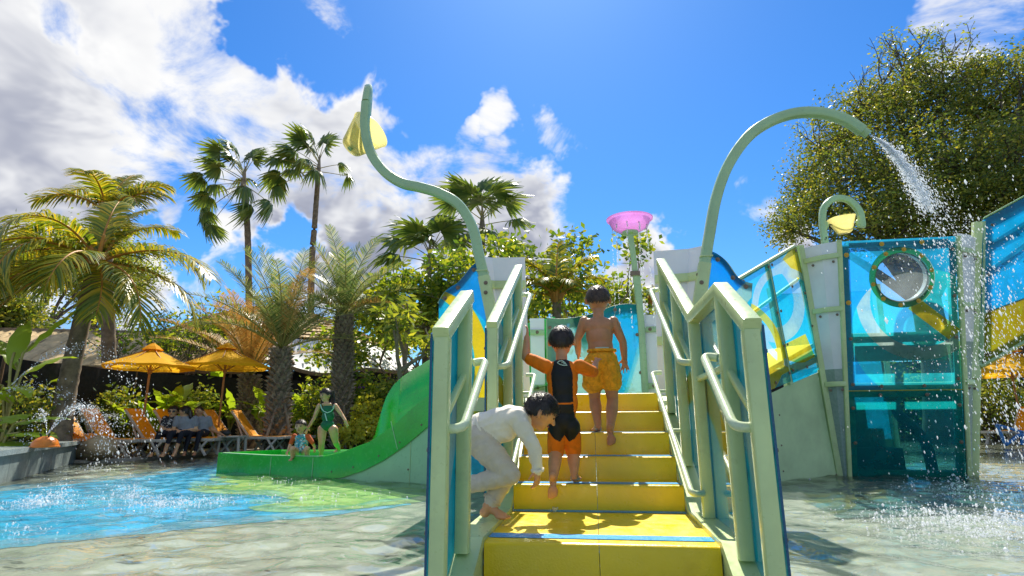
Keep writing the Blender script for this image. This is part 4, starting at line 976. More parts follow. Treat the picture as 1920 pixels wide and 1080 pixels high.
def left_hall():
    t = thing('tiled_hall', 'low hall with long tan tiled roof behind the coconut palm', 'building', gnd(205, 26, 0), YAW+.18)
    # roof tiles in rows
    rs = random.Random(5)
    Lx, zr, ze, dep = 7.5, 4.15, 2.55, 3.4
    me_t = MB().prism([(-.145, -.26, 0), (-.05, -.26, .035), (.05, -.26, .035), (.145, -.26, 0), (.145, -.26, -.02), (-.145, -.26, -.02)], (0, .52, .02)).mesh('roof_tile', M['shingle'])
    pit = math.atan2(zr-ze, dep); rows = 7; cnt = 0
    deck = MB().prism([(-Lx, -dep, ze-.05), (Lx*.75, -dep, ze-.05), (Lx*.75, 0, zr-.05), (-Lx, 0, zr-.05)], (0, 0, -.08)).build('roof', M['shingle'], t, False)
    for j in range(rows):
        for i in range(38):
            u = (j+.5)/rows; o = link('roof_tile', me_t, deck, (-Lx+.17+i*.345, -dep*(1-u), lerp(ze, zr, u)+rs.uniform(-.01, .015)), (pit, rs.uniform(-.03, .03), rs.uniform(-.03, .03))); o.scale = (1.15, 1.0, 1)
    MB().bar((-Lx, 0, zr), (Lx*.75, 0, zr), .3, .14).build('ridge', M['bark_pale'], t)
    MB().bar((-Lx, -dep-.02, ze-.1), (Lx*.75, -dep-.02, ze-.1), .10, .18).build('fascia', M['beam'], t)
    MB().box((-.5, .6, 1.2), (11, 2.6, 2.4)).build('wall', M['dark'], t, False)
left_hall()
def shade_fence():
    t = thing('shade_fence', 'black shade cloth fence behind the loungers', 'fence', gnd(280, 19.2, 0))
    P = [gnd(px, d, 0)-gnd(280, 19.2, 0) for px, d in ((-160, 15.5), (-20, 16.2), (120, 17.3), (240, 18.6), (380, 19.6), (520, 20.4), (660, 21.2), (800, 22.5), (960, 25), (1150, 29))]
    for i in range(len(P)-1):
        n = 10; vs = []
        for k in range(n+1):
            p = P[i].lerp(P[i+1], k/n); d = .05*math.sin(k*1.9+i)
            for z in (.05, .8, 1.5, 2.18 - .05*math.sin(math.pi*k/n)): vs.append((p.x+d*.5*(z/2), p.y+d*(.4+z*.3), z))
        MB().add(vs, [(k*4+j, (k+1)*4+j, (k+1)*4+j+1, k*4+j+1) for k in range(n) for j in range(3)]).build('cloth_bay', M['shade_cloth'], t)
        MB().tube([(P[i].x, P[i].y+.05, 0), (P[i].x, P[i].y+.05, 2.25)], .035, 8).build('post', M['beam'], t)
shade_fence()
t = thing('dark_wall', 'dark planted boundary wall in the distance at the far right', 'wall', gnd(1900, 30, 0), -.55)
MB().box((0, 0, 1.6), (18, .3, 3.2)).build('panel', M['shade_cloth'], t, False)
for x in (-8, -4, 0, 4, 8): MB().box((x, -.2, 1.6), (.15, .1, 3.3)).build('post', M['beam'], t, False)
# blue A-frame sign board on the far deck
t = thing('blue_stand', 'small blue triangular stand on the far deck at the right edge', 'stand', gnd(1890, 21, DZ), .2)
bl = paint('blue_plastic', (.01, .16, .45), .4, .1, 5)
for p, q in (((-.35, 0, .55), (-.2, 0, .02)), ((-.2, 0, .02), (.35, 0, .35)), ((.35, 0, .35), (-.35, 0, .55)), ((.35, 0, .35), (.25, 0, .02))): MB().bar(p, q, .07, .06, (0, 1, 0)).build('bar', bl, t)
# ================================================================ VEGETATION
def frond_pinnate(L, droop, nl, ll, lw, ldroop, rise=.5, seed=0, kink=0, vshape=.5, gap=.12, rw=.02):
    """a feather frond along +x from its base; returns rachis path and leaflet arrays (V, F)"""
    rs = random.Random(seed); P = []; ang = rise; p = Vector((0, 0, 0)); n = 16
    for i in range(n+1):
        P.append(p.copy()); u = i/n; p = p + Vector((math.cos(ang), kink*u*.25, math.sin(ang)))*(L/n); ang -= droop/n*(.5+1.1*u)
    V = []; F = []
    for k in range(nl):
        u = gap+(1-gap)*k/(nl-1); x = u*n; i = min(n-1, int(x)); f = x-i; q = P[i].lerp(P[i+1], f); t = (P[i+1]-P[i]).normalized(); side = t.cross(Vector((0, 0, 1))).normalized(); up = side.cross(t)
        l = ll*(math.sin(math.pi*min(1, (u-gap*.6)*.93+.10))**.6)*rs.uniform(.85, 1.1)
        for s in (-1, 1):
            if rs.random() < .04: continue
            fw = .55+.5*u + rs.uniform(-.12, .12); d = (t*fw + side*s + up*(vshape*(1-.4*u)+rs.uniform(-.15, .15))).normalized()
            w = lw*rs.uniform(.8, 1.15); b = len(V); wv = (t*.8-side*s*.3).normalized()
            pts = [q, q+d*l*.4, q+d*l*.75, q+d*l]
            for j, c in enumerate(pts):
                g = (j/3)**1.6*l*ldroop; c = c - Vector((0, 0, g)); ww = w*(.55, 1, .75, .08)[j]
                V += [c-wv*ww*.5, c+wv*ww*.5]
            F += [(b, b+1, b+3, b+2), (b+2, b+3, b+5, b+4), (b+4, b+5, b+7, b+6)]
    return P, V, F
def frond_mesh(name, P, V, F, leafm, rachm, r0, r1):
    mb = MB(); n = len(P)
    mb.tube(P, 1.0, 6, 0, scale=[lerp(r0, r1, (i/(n-1))**.7) for i in range(n)])
    mb.add(V, F, 1); return mb.mesh(name, [rachm, leafm], True, 180)
def frond_fan(L, rad, ns, lw, seed=0, droop=.25, open_=112):
    """fan palm leaf: bare stalk along +x then a pleated fan with split hanging tips"""
    rs = random.Random(seed); P = [Vector((L*i/6, 0, -.10*L*(i/6)**2)) for i in range(7)]; V = []; F = []; c = P[-1]
    for k in range(ns):
        a = R(lerp(-open_, open_, k/(ns-1))); d = Vector((math.cos(a), math.sin(a), .10*math.cos(k*math.pi))); l = rad*(.72+.28*math.cos(a*.5))*rs.uniform(.85, 1.08)
        w = lw*l*1.1; sd = Vector((-math.sin(a), math.cos(a), 0)); b = len(V)
        for j, (u, ww) in enumerate(((.03, .12), (.45, .9), (.72, .8), (1.0, .06))):
            z = -droop*l*max(0, u-.30)**1.4*2.6*rs.uniform(.8, 1.3); q = c + d*l*u + Vector((0, 0, z)); V += [q-sd*w*ww*.5, q+sd*w*ww*.5+Vector((0, 0, .02))]
        F += [(b, b+1, b+3, b+2), (b+2, b+3, b+5, b+4), (b+4, b+5, b+7, b+6)]
    return P, V, F
def orient(az, el, roll=0): return Matrix.Rotation(az, 4, 'Z') @ Matrix.Rotation(-el, 4, 'Y') @ Matrix.Rotation(roll, 4, 'X')
def trunk(t, pts, r0, r1, mat, ringed=True, seed=0, nm='trunk', seg=14):
    P = spline(pts, 14); n = len(P); rs = random.Random(seed)
    sc = [lerp(r0, r1, (i/(n-1))**.8)*(1 + (.06 if (ringed and i % 2) else 0) + rs.uniform(-.02, .02)) for i in range(n)]
    return MB().tube(P, 1.0, seg, 0, scale=sc).build(nm, mat, t)
def coconut(name, label, base, top, fr, seed, leafm=None, L=2.75, r=(.22, .13), bend=None, orange=True, ll=.85, lw=.048, nl=60):
    """fr: list of (azimuth deg, elevation deg at the base, droop, length factor)"""
    t = thing(name, label, 'palm tree', base); tp = top-base; leafm = leafm or M['coco']
    trunk(t, [Vector((0, 0, -.1)), tp*.3 + (bend or Vector((0, 0, 0))), tp*.7 + (bend or Vector((0, 0, 0)))*.6, tp], r[0], r[1], M['palm_bark'], True, seed)
    for i, (az, el, dr, lf) in enumerate(fr):
        P, V, F = frond_pinnate(L*lf, dr, nl, ll*lf**.5, lw, .55, R(el), seed*31+i, random.Random(i+seed).uniform(-1, 1))
        o = link('frond', frond_mesh('frond', P, V, F, leafm, M['rachis'] if not orange else M['rachis_orange'], .045, .008), t); o.matrix_basis = Matrix.Translation(tp) @ Matrix.Rotation(R(az), 4, 'Z')
    mb = MB()
    for k in range(9):
        a = k*2.4; mb.cone(tp+Vector((.05*math.cos(a), .05*math.sin(a), -.15)), tp+Vector((.30*math.cos(a), .30*math.sin(a), .38+.1*(k % 3))), .07, .025, 6)
    mb.build('crown_shaft', M['rachis_orange'], t); return t
W0 = math.degrees(YAW)
base = gnd(122, 14.9, .05); top = atD(180, 492, 15.2)
coconut('coconut_palm', 'leaning coconut palm with yellow green fronds at the left, above the black fence', base, top,
    [(W0+172, 62, 2.0, 1.05), (W0+178, 25, 1.5, 1.1), (W0+185, 5, 1.4, 1.05), (W0+150, 40, 2.4, 1.0), (W0+205, 35, 2.3, 1.05), (W0-5, 18, 1.25, 1.12), (W0+12, 0, 1.4, 1.0), (W0-25, -8, 1.5, .95), (W0+35, 40, 2.0, .9),
     (W0+60, 66, 1.4, .8), (W0+110, 72, 1.7, .9), (W0-70, 10, 1.9, .85), (W0-110, 22, 2.3, .95), (W0-150, -5, 1.6, .95), (W0+250, 55, 2.6, .9), (W0-40, -25, 1.0, .7), (W0+215, -22, 1.0, .8), (W0+100, 80, .8, .75), (W0+75, 78, .9, .7)], 3, bend=Vector((-.22, .1, 0)))
base = gnd(215, 19.5, .05); top = atD(200, 400, 19.5)
coconut('coconut_palm', 'second palm crown rising just behind the leaning coconut palm', base, top, [(W0+a, e, d, .8) for a, e, d in ((90, 80, .9), (20, 60, 1.2), (0, 45, 1.3), (160, 60, 1.5), (-30, 30, 1.5), (200, 40, 1.6), (60, 70, 1.0), (-80, 55, 1.6))], 12, L=2.4)
base = gnd(1042, 15.5, .05); top = atD(1044, 560, 15.5)
coconut('coconut_palm', 'short bushy palm with upright fronds directly above the back panel', base, top, [(W0+a, e, d, f) for a, e, d, f in ((95, 86, .3, 1.05), (60, 74, .8, 1.0), (130, 76, .9, .95), (0, 55, 1.5, .9), (175, 55, 1.6, .9), (20, 35, 1.7, .85), (160, 30, 1.8, .85), (-30, 40, 1.8, .8), (210, 45, 1.8, .8), (-70, 50, 1.8, .7), (250, 55, 1.8, .7), (-5, 70, 1.1, .95), (185, 72, 1.1, .9))], 21, L=1.75, r=(.16, .12), ll=.62, nl=44)
base = gnd(1212, 21, .05); top = atD(1222, 566, 21)
coconut('coconut_palm', 'small drooping palm seen between the bowl post and the right railing', base, top, [(W0+a, e, d, f) for a, e, d, f in ((178, 25, 1.8, 1), (160, 5, 1.6, 1), (200, 40, 2.0, .9), (0, 30, 1.7, 1), (-20, 10, 1.7, 1), (90, 60, 1.5, .9), (40, 45, 1.8, .9))], 25, L=2.0, r=(.15, .1), leafm=M['date'], orange=False)
def fan_palm(name, label, pxs, dist, leaves, seed, r=(.17, .11), L=1.5, rad=.95):
    base = gnd(pxs[0][0], dist, .05); tp = atD(*pxs[-1], dist)-base
    t = thing(name, label, 'palm tree', base)
    trunk(t, [Vector((0, 0, -.1))] + [atD(*q, dist)-base for q in pxs[1:]], r[0], r[1], M['palm_bark'], True, seed, seg=10)
    MB().cone(tp-Vector((0, 0, .1)), tp+Vector((0, 0, 1.1)), r[1]*1.2, .03, 8).build('crown_shaft', M['bark_pale'], t)
    rs = random.Random(seed)
    for i, (az, el, lf, rf, dr) in enumerate(leaves):
        P, V, F = frond_fan(L*lf, rad*rf, 26, .16, seed*17+i, dr)
        o = link('fan_leaf', frond_mesh('fan_leaf', P, V, F, M['fan'], M['rachis'], .028, .014), t)
        o.matrix_basis = Matrix.Translation(tp+Vector((0, 0, .1+.75*max(0, el)/90))) @ orient(R(W0+az), R(el), rs.uniform(-.5, .5))
wind = lambda n, seed: None
# tall wind-blown fan palms: crowns swept to the left
lv1 = [(180, 60, 1.0, 1.15, .3), (175, 35, 1.35, 1.2, .35), (185, 12, 1.6, 1.15, .45), (170, -10, 1.5, 1.0, .6), (182, -35, 1.7, .9, .8), (178, -52, 2.0, .9, .9), (100, 75, .9, 1.1, .3), (150, 52, 1.3, 1.15, .35), (205, 48, 1.3, 1.15, .35), (60, 80, .8, 1.0, .3),
       (230, 20, 1.0, 1.0, .5), (0, -30, 1.35, .95, .9), (-60, -20, .9, .9, .8), (120, 30, 1.2, 1.1, .4), (165, 66, 1.4, 1.2, .3), (10, 72, .7, 1.0, .3), (180, 5, 1.1, 1.1, .5), (-20, -55, 1.1, .9, .9)]
fan_palm('fan_palm', 'tall thin fan palm, the left one of the two against the clouds', [(470, 800), (467, 600), (464, 430), (456, 350)], 30, lv1, 5, (.19, .13), 1.25, .82)
lv2 = [(180, 62, 1.1, 1.2, .3), (178, 40, 1.5, 1.3, .35), (183, 20, 1.8, 1.3, .4), (176, 0, 1.7, 1.25, .5), (185, -16, 1.8, 1.0, .7), (150, 58, 1.2, 1.2, .3), (210, 55, 1.2, 1.2, .3), (90, 80, 1.0, 1.15, .25), (170, 74, 1.2, 1.2, .3), (190, 30, 1.2, 1.2, .4), (5, -4, 1.25, .7, .7), (10, 22, .9, .6, .6),
       (240, 10, .8, 1.0, .7), (-80, -15, .8, .9, .8), (130, 30, 1.3, 1.1, .4), (160, 15, 1.4, 1.2, .4), (40, 78, .8, 1.0, .3)]
fan_palm('fan_palm', 'tall thin fan palm, the right one of the two, nearer the S-curved pole', [(583, 800), (584, 520), (590, 420), (597, 325)], 31, lv2, 9, (.19, .13), 1.25, .85)
lv3 = [(a, e, f, g, .35) for a, e, f, g in ((90, 80, 1.1, 1.1), (20, 66, 1.2, 1.1), (160, 68, 1.2, 1.1), (180, 40, 1.3, 1.1), (0, 42, 1.2, 1.0), (200, 12, 1.3, 1.0), (-20, 8, 1.3, .95), (150, -8, 1.3, .95), (30, -12, 1.3, .95), (-90, 30, 1.0, 1.0), (240, 50, 1.0, 1.0), (-50, 55, 1.0, 1.0), (120, 50, 1.3, 1.1), (60, 50, 1.2, 1.1), (185, 60, 1.2, 1.1), (-75, -20, .9, .9))]
fan_palm('fan_palm', 'fan palm with a full round crown behind the leafy tree in the middle', [(903, 800), (903, 560), (904, 430)], 24, lv3, 14, (.17, .13), 1.15, .95)
fan_palm('fan_palm', 'shorter fan palm half hidden in the leafy tree left of the blue wing panel', [(800, 800), (798, 620), (805, 500)], 22, [(a, e*.9, f, g, .4) for a, e, f, g, d in lv3[:12]], 18, (.15, .12), 1.05, .95)
def date_palm(name, label, base, top, n, seed, L, leafm, r=(.30, .26), el=(20, 85), dry=0, lower=True, nl=58, ll=.44):
    t = thing(name, label, 'palm tree', base); tp = top-base; rs = random.Random(seed)
    trunk(t, [Vector((0, 0, -.1)), tp*.5, tp], r[0]*.78, r[1]*.8, M['palm_bark'], False, seed)
    # old leaf bases set in spirals up the trunk
    mb = MB(); rowsn = int(tp.z/.105)
    for i in range(rowsn):
        u = i/rowsn; c = tp*u
        for k in range(9):
            a = 2*math.pi*(k/9) + i*.9; rr = lerp(r[0], r[1], u); d = Vector((math.cos(a), math.sin(a), 0)); sd = Vector((-d.y, d.x, 0)); z = c + Vector((0, 0, rs.uniform(-.02, .02)))
            w = .075*rs.uniform(.75, 1.1); o = rr*rs.uniform(1.05, 1.38)
            mb.add([z+d*rr*.72-sd*w, z+d*rr*.72+sd*w, z+d*o-sd*w*.55+Vector((0, 0, .13)), z+d*o+sd*w*.55+Vector((0, 0, .13)), z+d*(rr*.7)+Vector((0, 0, .17))], [(0, 1, 3, 2), (2, 3, 4), (0, 2, 4), (1, 4, 3)])
    o = mb.build('leaf_bases', M['boot'], t, False); o['kind'] = 'stuff'
    for i in range(n):
        az = 360*i*.381966; u = i/n; e = lerp(el[1], el[0], u)+rs.uniform(-6, 6); dr = rs.uniform(.35, .8)+(1-e/90)*.5
        P, V, F = frond_pinnate(L*rs.uniform(.85, 1.08), dr, nl, ll, .022, .10, R(e), seed*97+i, rs.uniform(-1, 1), .55, .16)
        lm = M['date_dry'] if (dry and rs.random() < dry) else leafm
        o = link('frond', frond_mesh('frond', P, V, F, lm, M['rachis'], .03, .006), t); o.matrix_basis = Matrix.Translation(tp) @ Matrix.Rotation(R(az), 4, 'Z')
date_palm('date_palm', 'date palm with thick scaly trunk, standing behind the toddler in the tub', gnd(522, 17.0, .05), atD(527, 655, 17.0), 30, 4, 2.9, M['date'], (.36, .26), (25, 84), .1)
date_palm('date_palm', 'date palm with thick scaly trunk, standing behind the girl in green', gnd(642, 17.6, .05), atD(645, 590, 17.6), 30, 8, 2.5, M['date'], (.34, .26), (12, 84), .2)
date_palm('date_palm', 'date palm with dry brown tied fronds between the parasol and the thick trunks', gnd(470, 18.8, .05), atD(468, 705, 18.8), 26, 13, 2.9, M['date_dry'], (.32, .30), (38, 84), .75)
# ---------------------------------------------------------------- leaf clouds and branching
def leaves_at(C, nper, spread, size, seed, asp=.45, flat=.5, up=0.3):
    """numpy leaf quads (folded diamonds) scattered round cluster centres"""
    rs = np.random.RandomState(seed); C = np.asarray(C, dtype=np.float64); N = len(C)*nper
    P = np.repeat(C, nper, 0) + rs.normal(0, 1, (N, 3))*np.array([spread, spread, spread*flat])
    d = rs.normal(0, 1, (N, 3)); d[:, 2] = d[:, 2]*.6 - .25 + up*.3; d /= np.linalg.norm(d, axis=1)[:, None]
    a = rs.normal(0, 1, (N, 3)); a[:, 2] *= .35; s = np.cross(d, a); s /= (np.linalg.norm(s, axis=1)[:, None]+1e-9)
    l = size*rs.uniform(.6, 1.25, (N, 1)); w = l*asp
    nrm = np.cross(s, d)
    V = np.stack([P, P+d*l*.5+s*w*.5+nrm*w*.12, P+d*l, P+d*l*.5-s*w*.5+nrm*w*.12], 1).reshape(-1, 3)
    F = np.arange(N*4).reshape(-1, 4); return V, F
def grow(rs, p, d, l, r, depth, segs, tips, bend=.35, split=(2, 3), shrink=.72, upb=.15, spread=.6):
    """recursive branches: segs gets (path, r0, r1); tips gets end points"""
    P = [p.copy()]; n = 4
    for i in range(n):
        d = (d + Vector((rs.uniform(-1, 1), rs.uniform(-1, 1), rs.uniform(-1, 1)))*bend*.35 + Vector((0, 0, upb*.25))).normalized(); p = p + d*l/n; P.append(p.copy())
    segs.append((P, r, r*.66))
    if depth <= 1: tips.append(P[2]); tips.append(p)
    if depth == 0: return
    for k in range(rs.randint(*split)):
        a = Vector((rs.uniform(-1, 1), rs.uniform(-1, 1), rs.uniform(-.4, .8))).normalized()
        grow(rs, p, (d+a*spread).normalized(), l*shrink*rs.uniform(.8, 1.15), r*.64, depth-1, segs, tips, bend, split, shrink, upb, spread)
def branching(segs, seg=6):
    mb = MB()
    for P, r0, r1 in segs: mb.tube(P, 1.0, seg if r0 > .03 else 4, 0, scale=[lerp(r0, r1, i/(len(P)-1)) for i in range(len(P))])
    return mb
def tree(name, label, base, h, seed, leafm, barkm, stems=1, lean=(0, 0), depth=4, L=None, r=.2, leaf=.12, nper=26, sp=.35, bend=.35, keep=1.0, spread=.6, split=(2, 3), upb=.15, asp=.45, group=None, cat='tree', flat=.7, shrink=.72):
    rs = random.Random(seed); t = thing(name, label, cat, base, 0, group); segs = []; tips = []
    for s in range(stems):
        a = rs.uniform(0, 6.28); d = Vector((lean[0]+(.35*math.cos(a) if stems > 1 else 0), lean[1]+(.35*math.sin(a) if stems > 1 else 0), 1)).normalized()
        grow(rs, Vector((.15*math.cos(a)*(stems > 1), .15*math.sin(a)*(stems > 1), -.1)), d, L or h*.34, r, depth, segs, tips, bend, split, shrink, upb, spread)
    branching(segs).build('trunk', barkm, t)
    T = [p for p in tips if rs.random() < keep]
    V, F = leaves_at([tuple(p) for p in T], nper, sp, leaf, seed, asp, flat)
    link('crown', npmesh('crown', V, F, leafm), t); return t
# big spreading tree on the right: ellipsoidal lobes of leaf clusters hung on real limbs, bare twigs above
def big_tree():
    D = 23.0; base = gnd(1760, D, .05); t = thing('large_tree', 'huge spreading tree with small leaves and bare top twigs at the right', 'tree', base)
    rs = random.Random(31); nr_ = np.random.RandomState(31)
    fork = atD(1735, 560, D)-base
    trunk(t, [Vector((0, 0, -.2)), fork*.5+Vector((.15, 0, 0)), fork], .55, .42, M['bark'], False, 3)
    lobes = [(1560, 400, 1.9, .9, 0), (1500, 395, 1.0, .7, 1), (1620, 330, 2.2, 1.3, -1), (1545, 300, 1.3, .8, 1), (1690, 250, 2.3, 1.4, 0), (1610, 215, 1.4, .9, .5), (1760, 180, 2.0, 1.2, 0), (1700, 150, 1.2, .8, 1), (1850, 210, 2.2, 1.4, 1), (1800, 320, 2.6, 1.6, -1.5), (1900, 330, 2.4, 1.6, -1),
             (1720, 400, 2.2, 1.3, -2), (1840, 410, 2.2, 1.2, -1.5), (1640, 430, 2.0, .9, -1), (1480, 430, .8, .5, .5), (1930, 250, 2.0, 1.4, 1.5), (1580, 260, 1.0, .6, 1), (1980, 400, 2.2, 1.6, 0), (1660, 190, 1.0, .7, 1.5), (1520, 350, 1.0, .6, .8), (1940, 150, 1.5, .9, 1), (1850, 130, 1.0, .5, 1)]
    segs = []; C = []
    for i, (px, py, rx, rz, dd) in enumerate(lobes):
        c = atD(px, py, D+dd)-base; a = fork + Vector((rs.uniform(-.3, .3), rs.uniform(-.3, .3), rs.uniform(-.8, .6))); m = a.lerp(c, .5)+Vector((rs.uniform(-.4, .4), rs.uniform(-.4, .4), rs.uniform(-.2, .5)))
        segs.append((spline([a, m, c], 5), .20, .05)); K = int(26*rx*rz)+16
        for k in range(K):
            v = Vector(nr_.normal(0, 1, 3)); v.normalize(); q = c + Vector((v.x*rx, v.y*rx*.9, v.z*rz))*(rs.random()**.45)
            C.append(q)
            if k % 4 == 0: segs.append(([c.lerp(q, .1), c.lerp(q, .55)+Vector((rs.uniform(-.15, .15), 0, rs.uniform(-.1, .2))), q], .04, .012))
    branching(segs).build('limbs', M['bark'], t)
    # bare twigs reaching above the crown
    tw = []; tt = []
    for px, py in ((1600, 200), (1640, 175), (1690, 120), (1740, 110), (1780, 130), (1830, 120), (1880, 150), (1910, 170), (1560, 260), (1545, 285), (1850, 190), (1760, 160), (1810, 160), (1900, 220), (1620, 240), (1660, 150)):
        grow(rs, atD(px, py+55, D)-base, Vector((rs.uniform(-.5, .3), 0, 1)).normalized(), .95, .040, 3, tw, tt, .55, (2, 3), .72, .2, .75)
    branching(tw).build('bare_twigs', M['bark'], t)
    C2 = [C[i] for i in range(len(C))]; V, F = leaves_at([tuple(p) for p in C2], 66, .29, .12, 5, .48, .75)
    link('crown', npmesh('crown', V, F, M['leaf_dark']), t)
    C3 = [p for p in tt if rs.random() < .22]; V, F = leaves_at([tuple(p) for p in C3], 14, .14, .13, 6, .42); link('crown_tips', npmesh('crown_tips', V, F, M['leaf_mid']), t)
big_tree()
tree('background_tree', 'yellow green tree behind the huge tree at the right edge', gnd(1960, 29, .05), 9, 77, M['leaf_mid'], M['bark'], depth=5, r=.3, leaf=.2, nper=26, sp=.6, L=3.2)
# leafy trees behind the stairs
for i, (px, d, h, sd, kp, lab) in enumerate(((858, 18.5, 6.6, 41, .85, 'lime green leafy tree behind the left blue wing panel'), (955, 19.5, 7.2, 45, .85, 'lime green leafy tree between the two palms in the middle'), (1115, 18.0, 6.4, 48, .5, 'sparse leafy tree with thin twigs left of the pink bowl'), (800, 24, 6.6, 51, .9, 'lime green leafy tree left of the S-curved pole'))):
    tree('leafy_tree', lab, gnd(px, d, .05), h, sd, M['leaf_lime'], M['bark_pale'], 2, depth=5, r=.085, leaf=.24, nper=12, sp=.27, L=h*.33, keep=kp, asp=.5, group='leafy trees behind the play structure', spread=.85, bend=.6, upb=.02)
# gnarled frangipani beside the slide
tree('frangipani', 'gnarled frangipani tree with thick bent branches above the green slide', gnd(775, 14.6, .05), 3.4, 62, M['leaf_mid'], M['bark_pale'], 1, (-.1, 0), 4, 1.35, .15, .30, 10, .16, .7, .9, .9, (2, 2), .2, .28)
tree('frangipani', 'second gnarled frangipani tree, right behind the slide top', gnd(822, 15.2, .05), 3.2, 66, M['leaf_mid'], M['bark_pale'], 1, (.15, 0), 4, 1.25, .14, .30, 10, .16, .7, .9, .9, (2, 2), .2, .28)
# left-hand background trees
for px, d, h, sd, lm, lab in ((20, 36, 10.5, 71, 'leaf_mid', 'tall olive green tree at the left edge behind the coconut palm'), (110, 40, 11.5, 73, 'leaf_mid', 'tall olive green tree directly behind the coconut palm crown'), (-80, 28, 7.5, 75, 'leaf_dark', 'dark dense tree partly cut off by the left edge'), (40, 32, 6.4, 79, 'leaf_dark', 'dark tree with thin trunks above the banana leaves')):
    tree('background_tree', lab, gnd(px, d, .05), h, sd, M[lm], M['bark'], 1, depth=5, r=.24, leaf=.19, nper=30, sp=.50, L=h*.31, group='trees behind the coconut palm')
for px, d, h, sd, kp, lab in ((255, 21.5, 4.2, 81, .22, 'sparse small tree with thin bare branches left of the left parasol top'), (330, 22, 4.6, 83, .3, 'sparse small tree between the two parasol tops'), (398, 23, 4.8, 85, .35, 'sparse small tree with pale leaves right behind the right parasol'), (735, 37, 6.8, 87, .7, 'sparse small tree rising behind the shingled pavilion roof')):
    tree('sparse_tree', lab, gnd(px, d, .05), h, sd, M['leaf_lime'], M['bark'], 2, depth=5, r=.07, leaf=.17, nper=6, sp=.26, L=h*.32, keep=kp, group='sparse trees over the loungers', bend=.5)
# shrubs
def shrub(name, label, p, w, h, seed, lm, n=60, leaf=.14, nper=14, group=None, flowers=0):
    rs = random.Random(seed); t = thing(name, label, 'shrub', p, 0, group); C = []; segs = []
    for k in range(n):
        a = rs.uniform(0, 6.28); rr = w*.5*rs.random()**.6; z = h*(.15+.85*rs.random()**.8)*(1-.35*(rr/(w*.5))**2); q = Vector((rr*math.cos(a), rr*math.sin(a)*.8, z)); C.append(q)
        if k % 3 == 0: segs.append(([Vector((0, 0, -.05)), Vector((q.x*.4, q.y*.4, q.z*.5)), q], .018, .006))
    branching(segs, 4).build('stems', M['bark'], t)
    V, F = leaves_at([tuple(c) for c in C], nper, .13*max(w, h)*.7, leaf, seed, .5, .8); link('foliage', npmesh('foliage', V, F, lm), t)
    if flowers:
        V, F = leaves_at([tuple(c+Vector((0, -.1, .08))) for c in rs.sample(C, flowers)], 9, .045, .07, seed+1, .8, .9); link('flowers', npmesh('flowers', V, F, M['flower']), t)
SH = [(585, 18.4, 1.3, 1.9, 'leaf_lime', 4, 'flowering green shrub between the two thick date palms'), (690, 18.2, 1.3, 2.2, 'leaf_lime', 3, 'flowering green shrub right of the second date palm'), (665, 16.6, .9, .9, 'leaf_gold', 0, 'golden croton bush beside the slide, behind the girl'), (715, 16.4, 1.3, 1.0, 'leaf_gold', 0, 'golden croton bush directly behind the slide wall'), (742, 17.5, 1.5, 2.1, 'leaf_mid', 0, 'tall green shrub behind the top of the slide'),
      (690, 17.0, .8, 1.5, 'leaf_gold', 0, 'pale yellow shrub under the arched pavilion opening'), (620, 19.0, 1.4, 2.3, 'leaf_mid', 3, 'tall flowering shrub under the pavilion eaves'), (790, 16.5, 1.6, 2.3, 'leaf_mid', 0, 'green shrub hidden behind the left railing'), (845, 15.5, 1.8, 2.2, 'leaf_mid', 0, 'green shrub seen through the left blue wing panel'),
      (30, 15.5, 1.6, 1.5, 'leaf_dark', 0, 'dark green shrub behind the granite wall at the left edge'), (98, 16.4, .9, .55, 'leaf_gold', 0, 'low yellow flowering plant at the foot of the coconut palm'), (360, 19, 1.5, 1.8, 'leaf_mid', 0, 'green shrub behind the man in the dark shirt'), (205, 17.8, 1.4, 1.6, 'leaf_dark', 0, 'dark green shrub behind the leftmost lounger'),
      (970, 21, 2.6, 2.8, 'leaf_mid', 0, 'dense green shrub behind the back panel, left half'), (1120, 21, 2.6, 2.6, 'leaf_mid', 0, 'dense green shrub behind the back panel, right half'), (1250, 26, 3.0, 2.2, 'leaf_dark', 0, 'dark shrub seen through the right railing'), (1400, 30, 4.0, 2.0, 'leaf_dark', 0, 'dark shrub seen through the bridge panels'), (1860, 27, 3.0, 2.4, 'leaf_dark', 0, 'dark shrub in front of the far boundary wall'), (1700, 31, 8, 3.0, 'leaf_dark', 0, 'dark hedge behind the play tower')]
for i, (px, d, w, h, lm, fl, lab) in enumerate(SH):
    shrub('garden_shrub', lab, gnd(px, d, .04), w, h, 100+i, M[lm], int(40*w*h)+25, .15, 12, 'garden shrubs', fl)
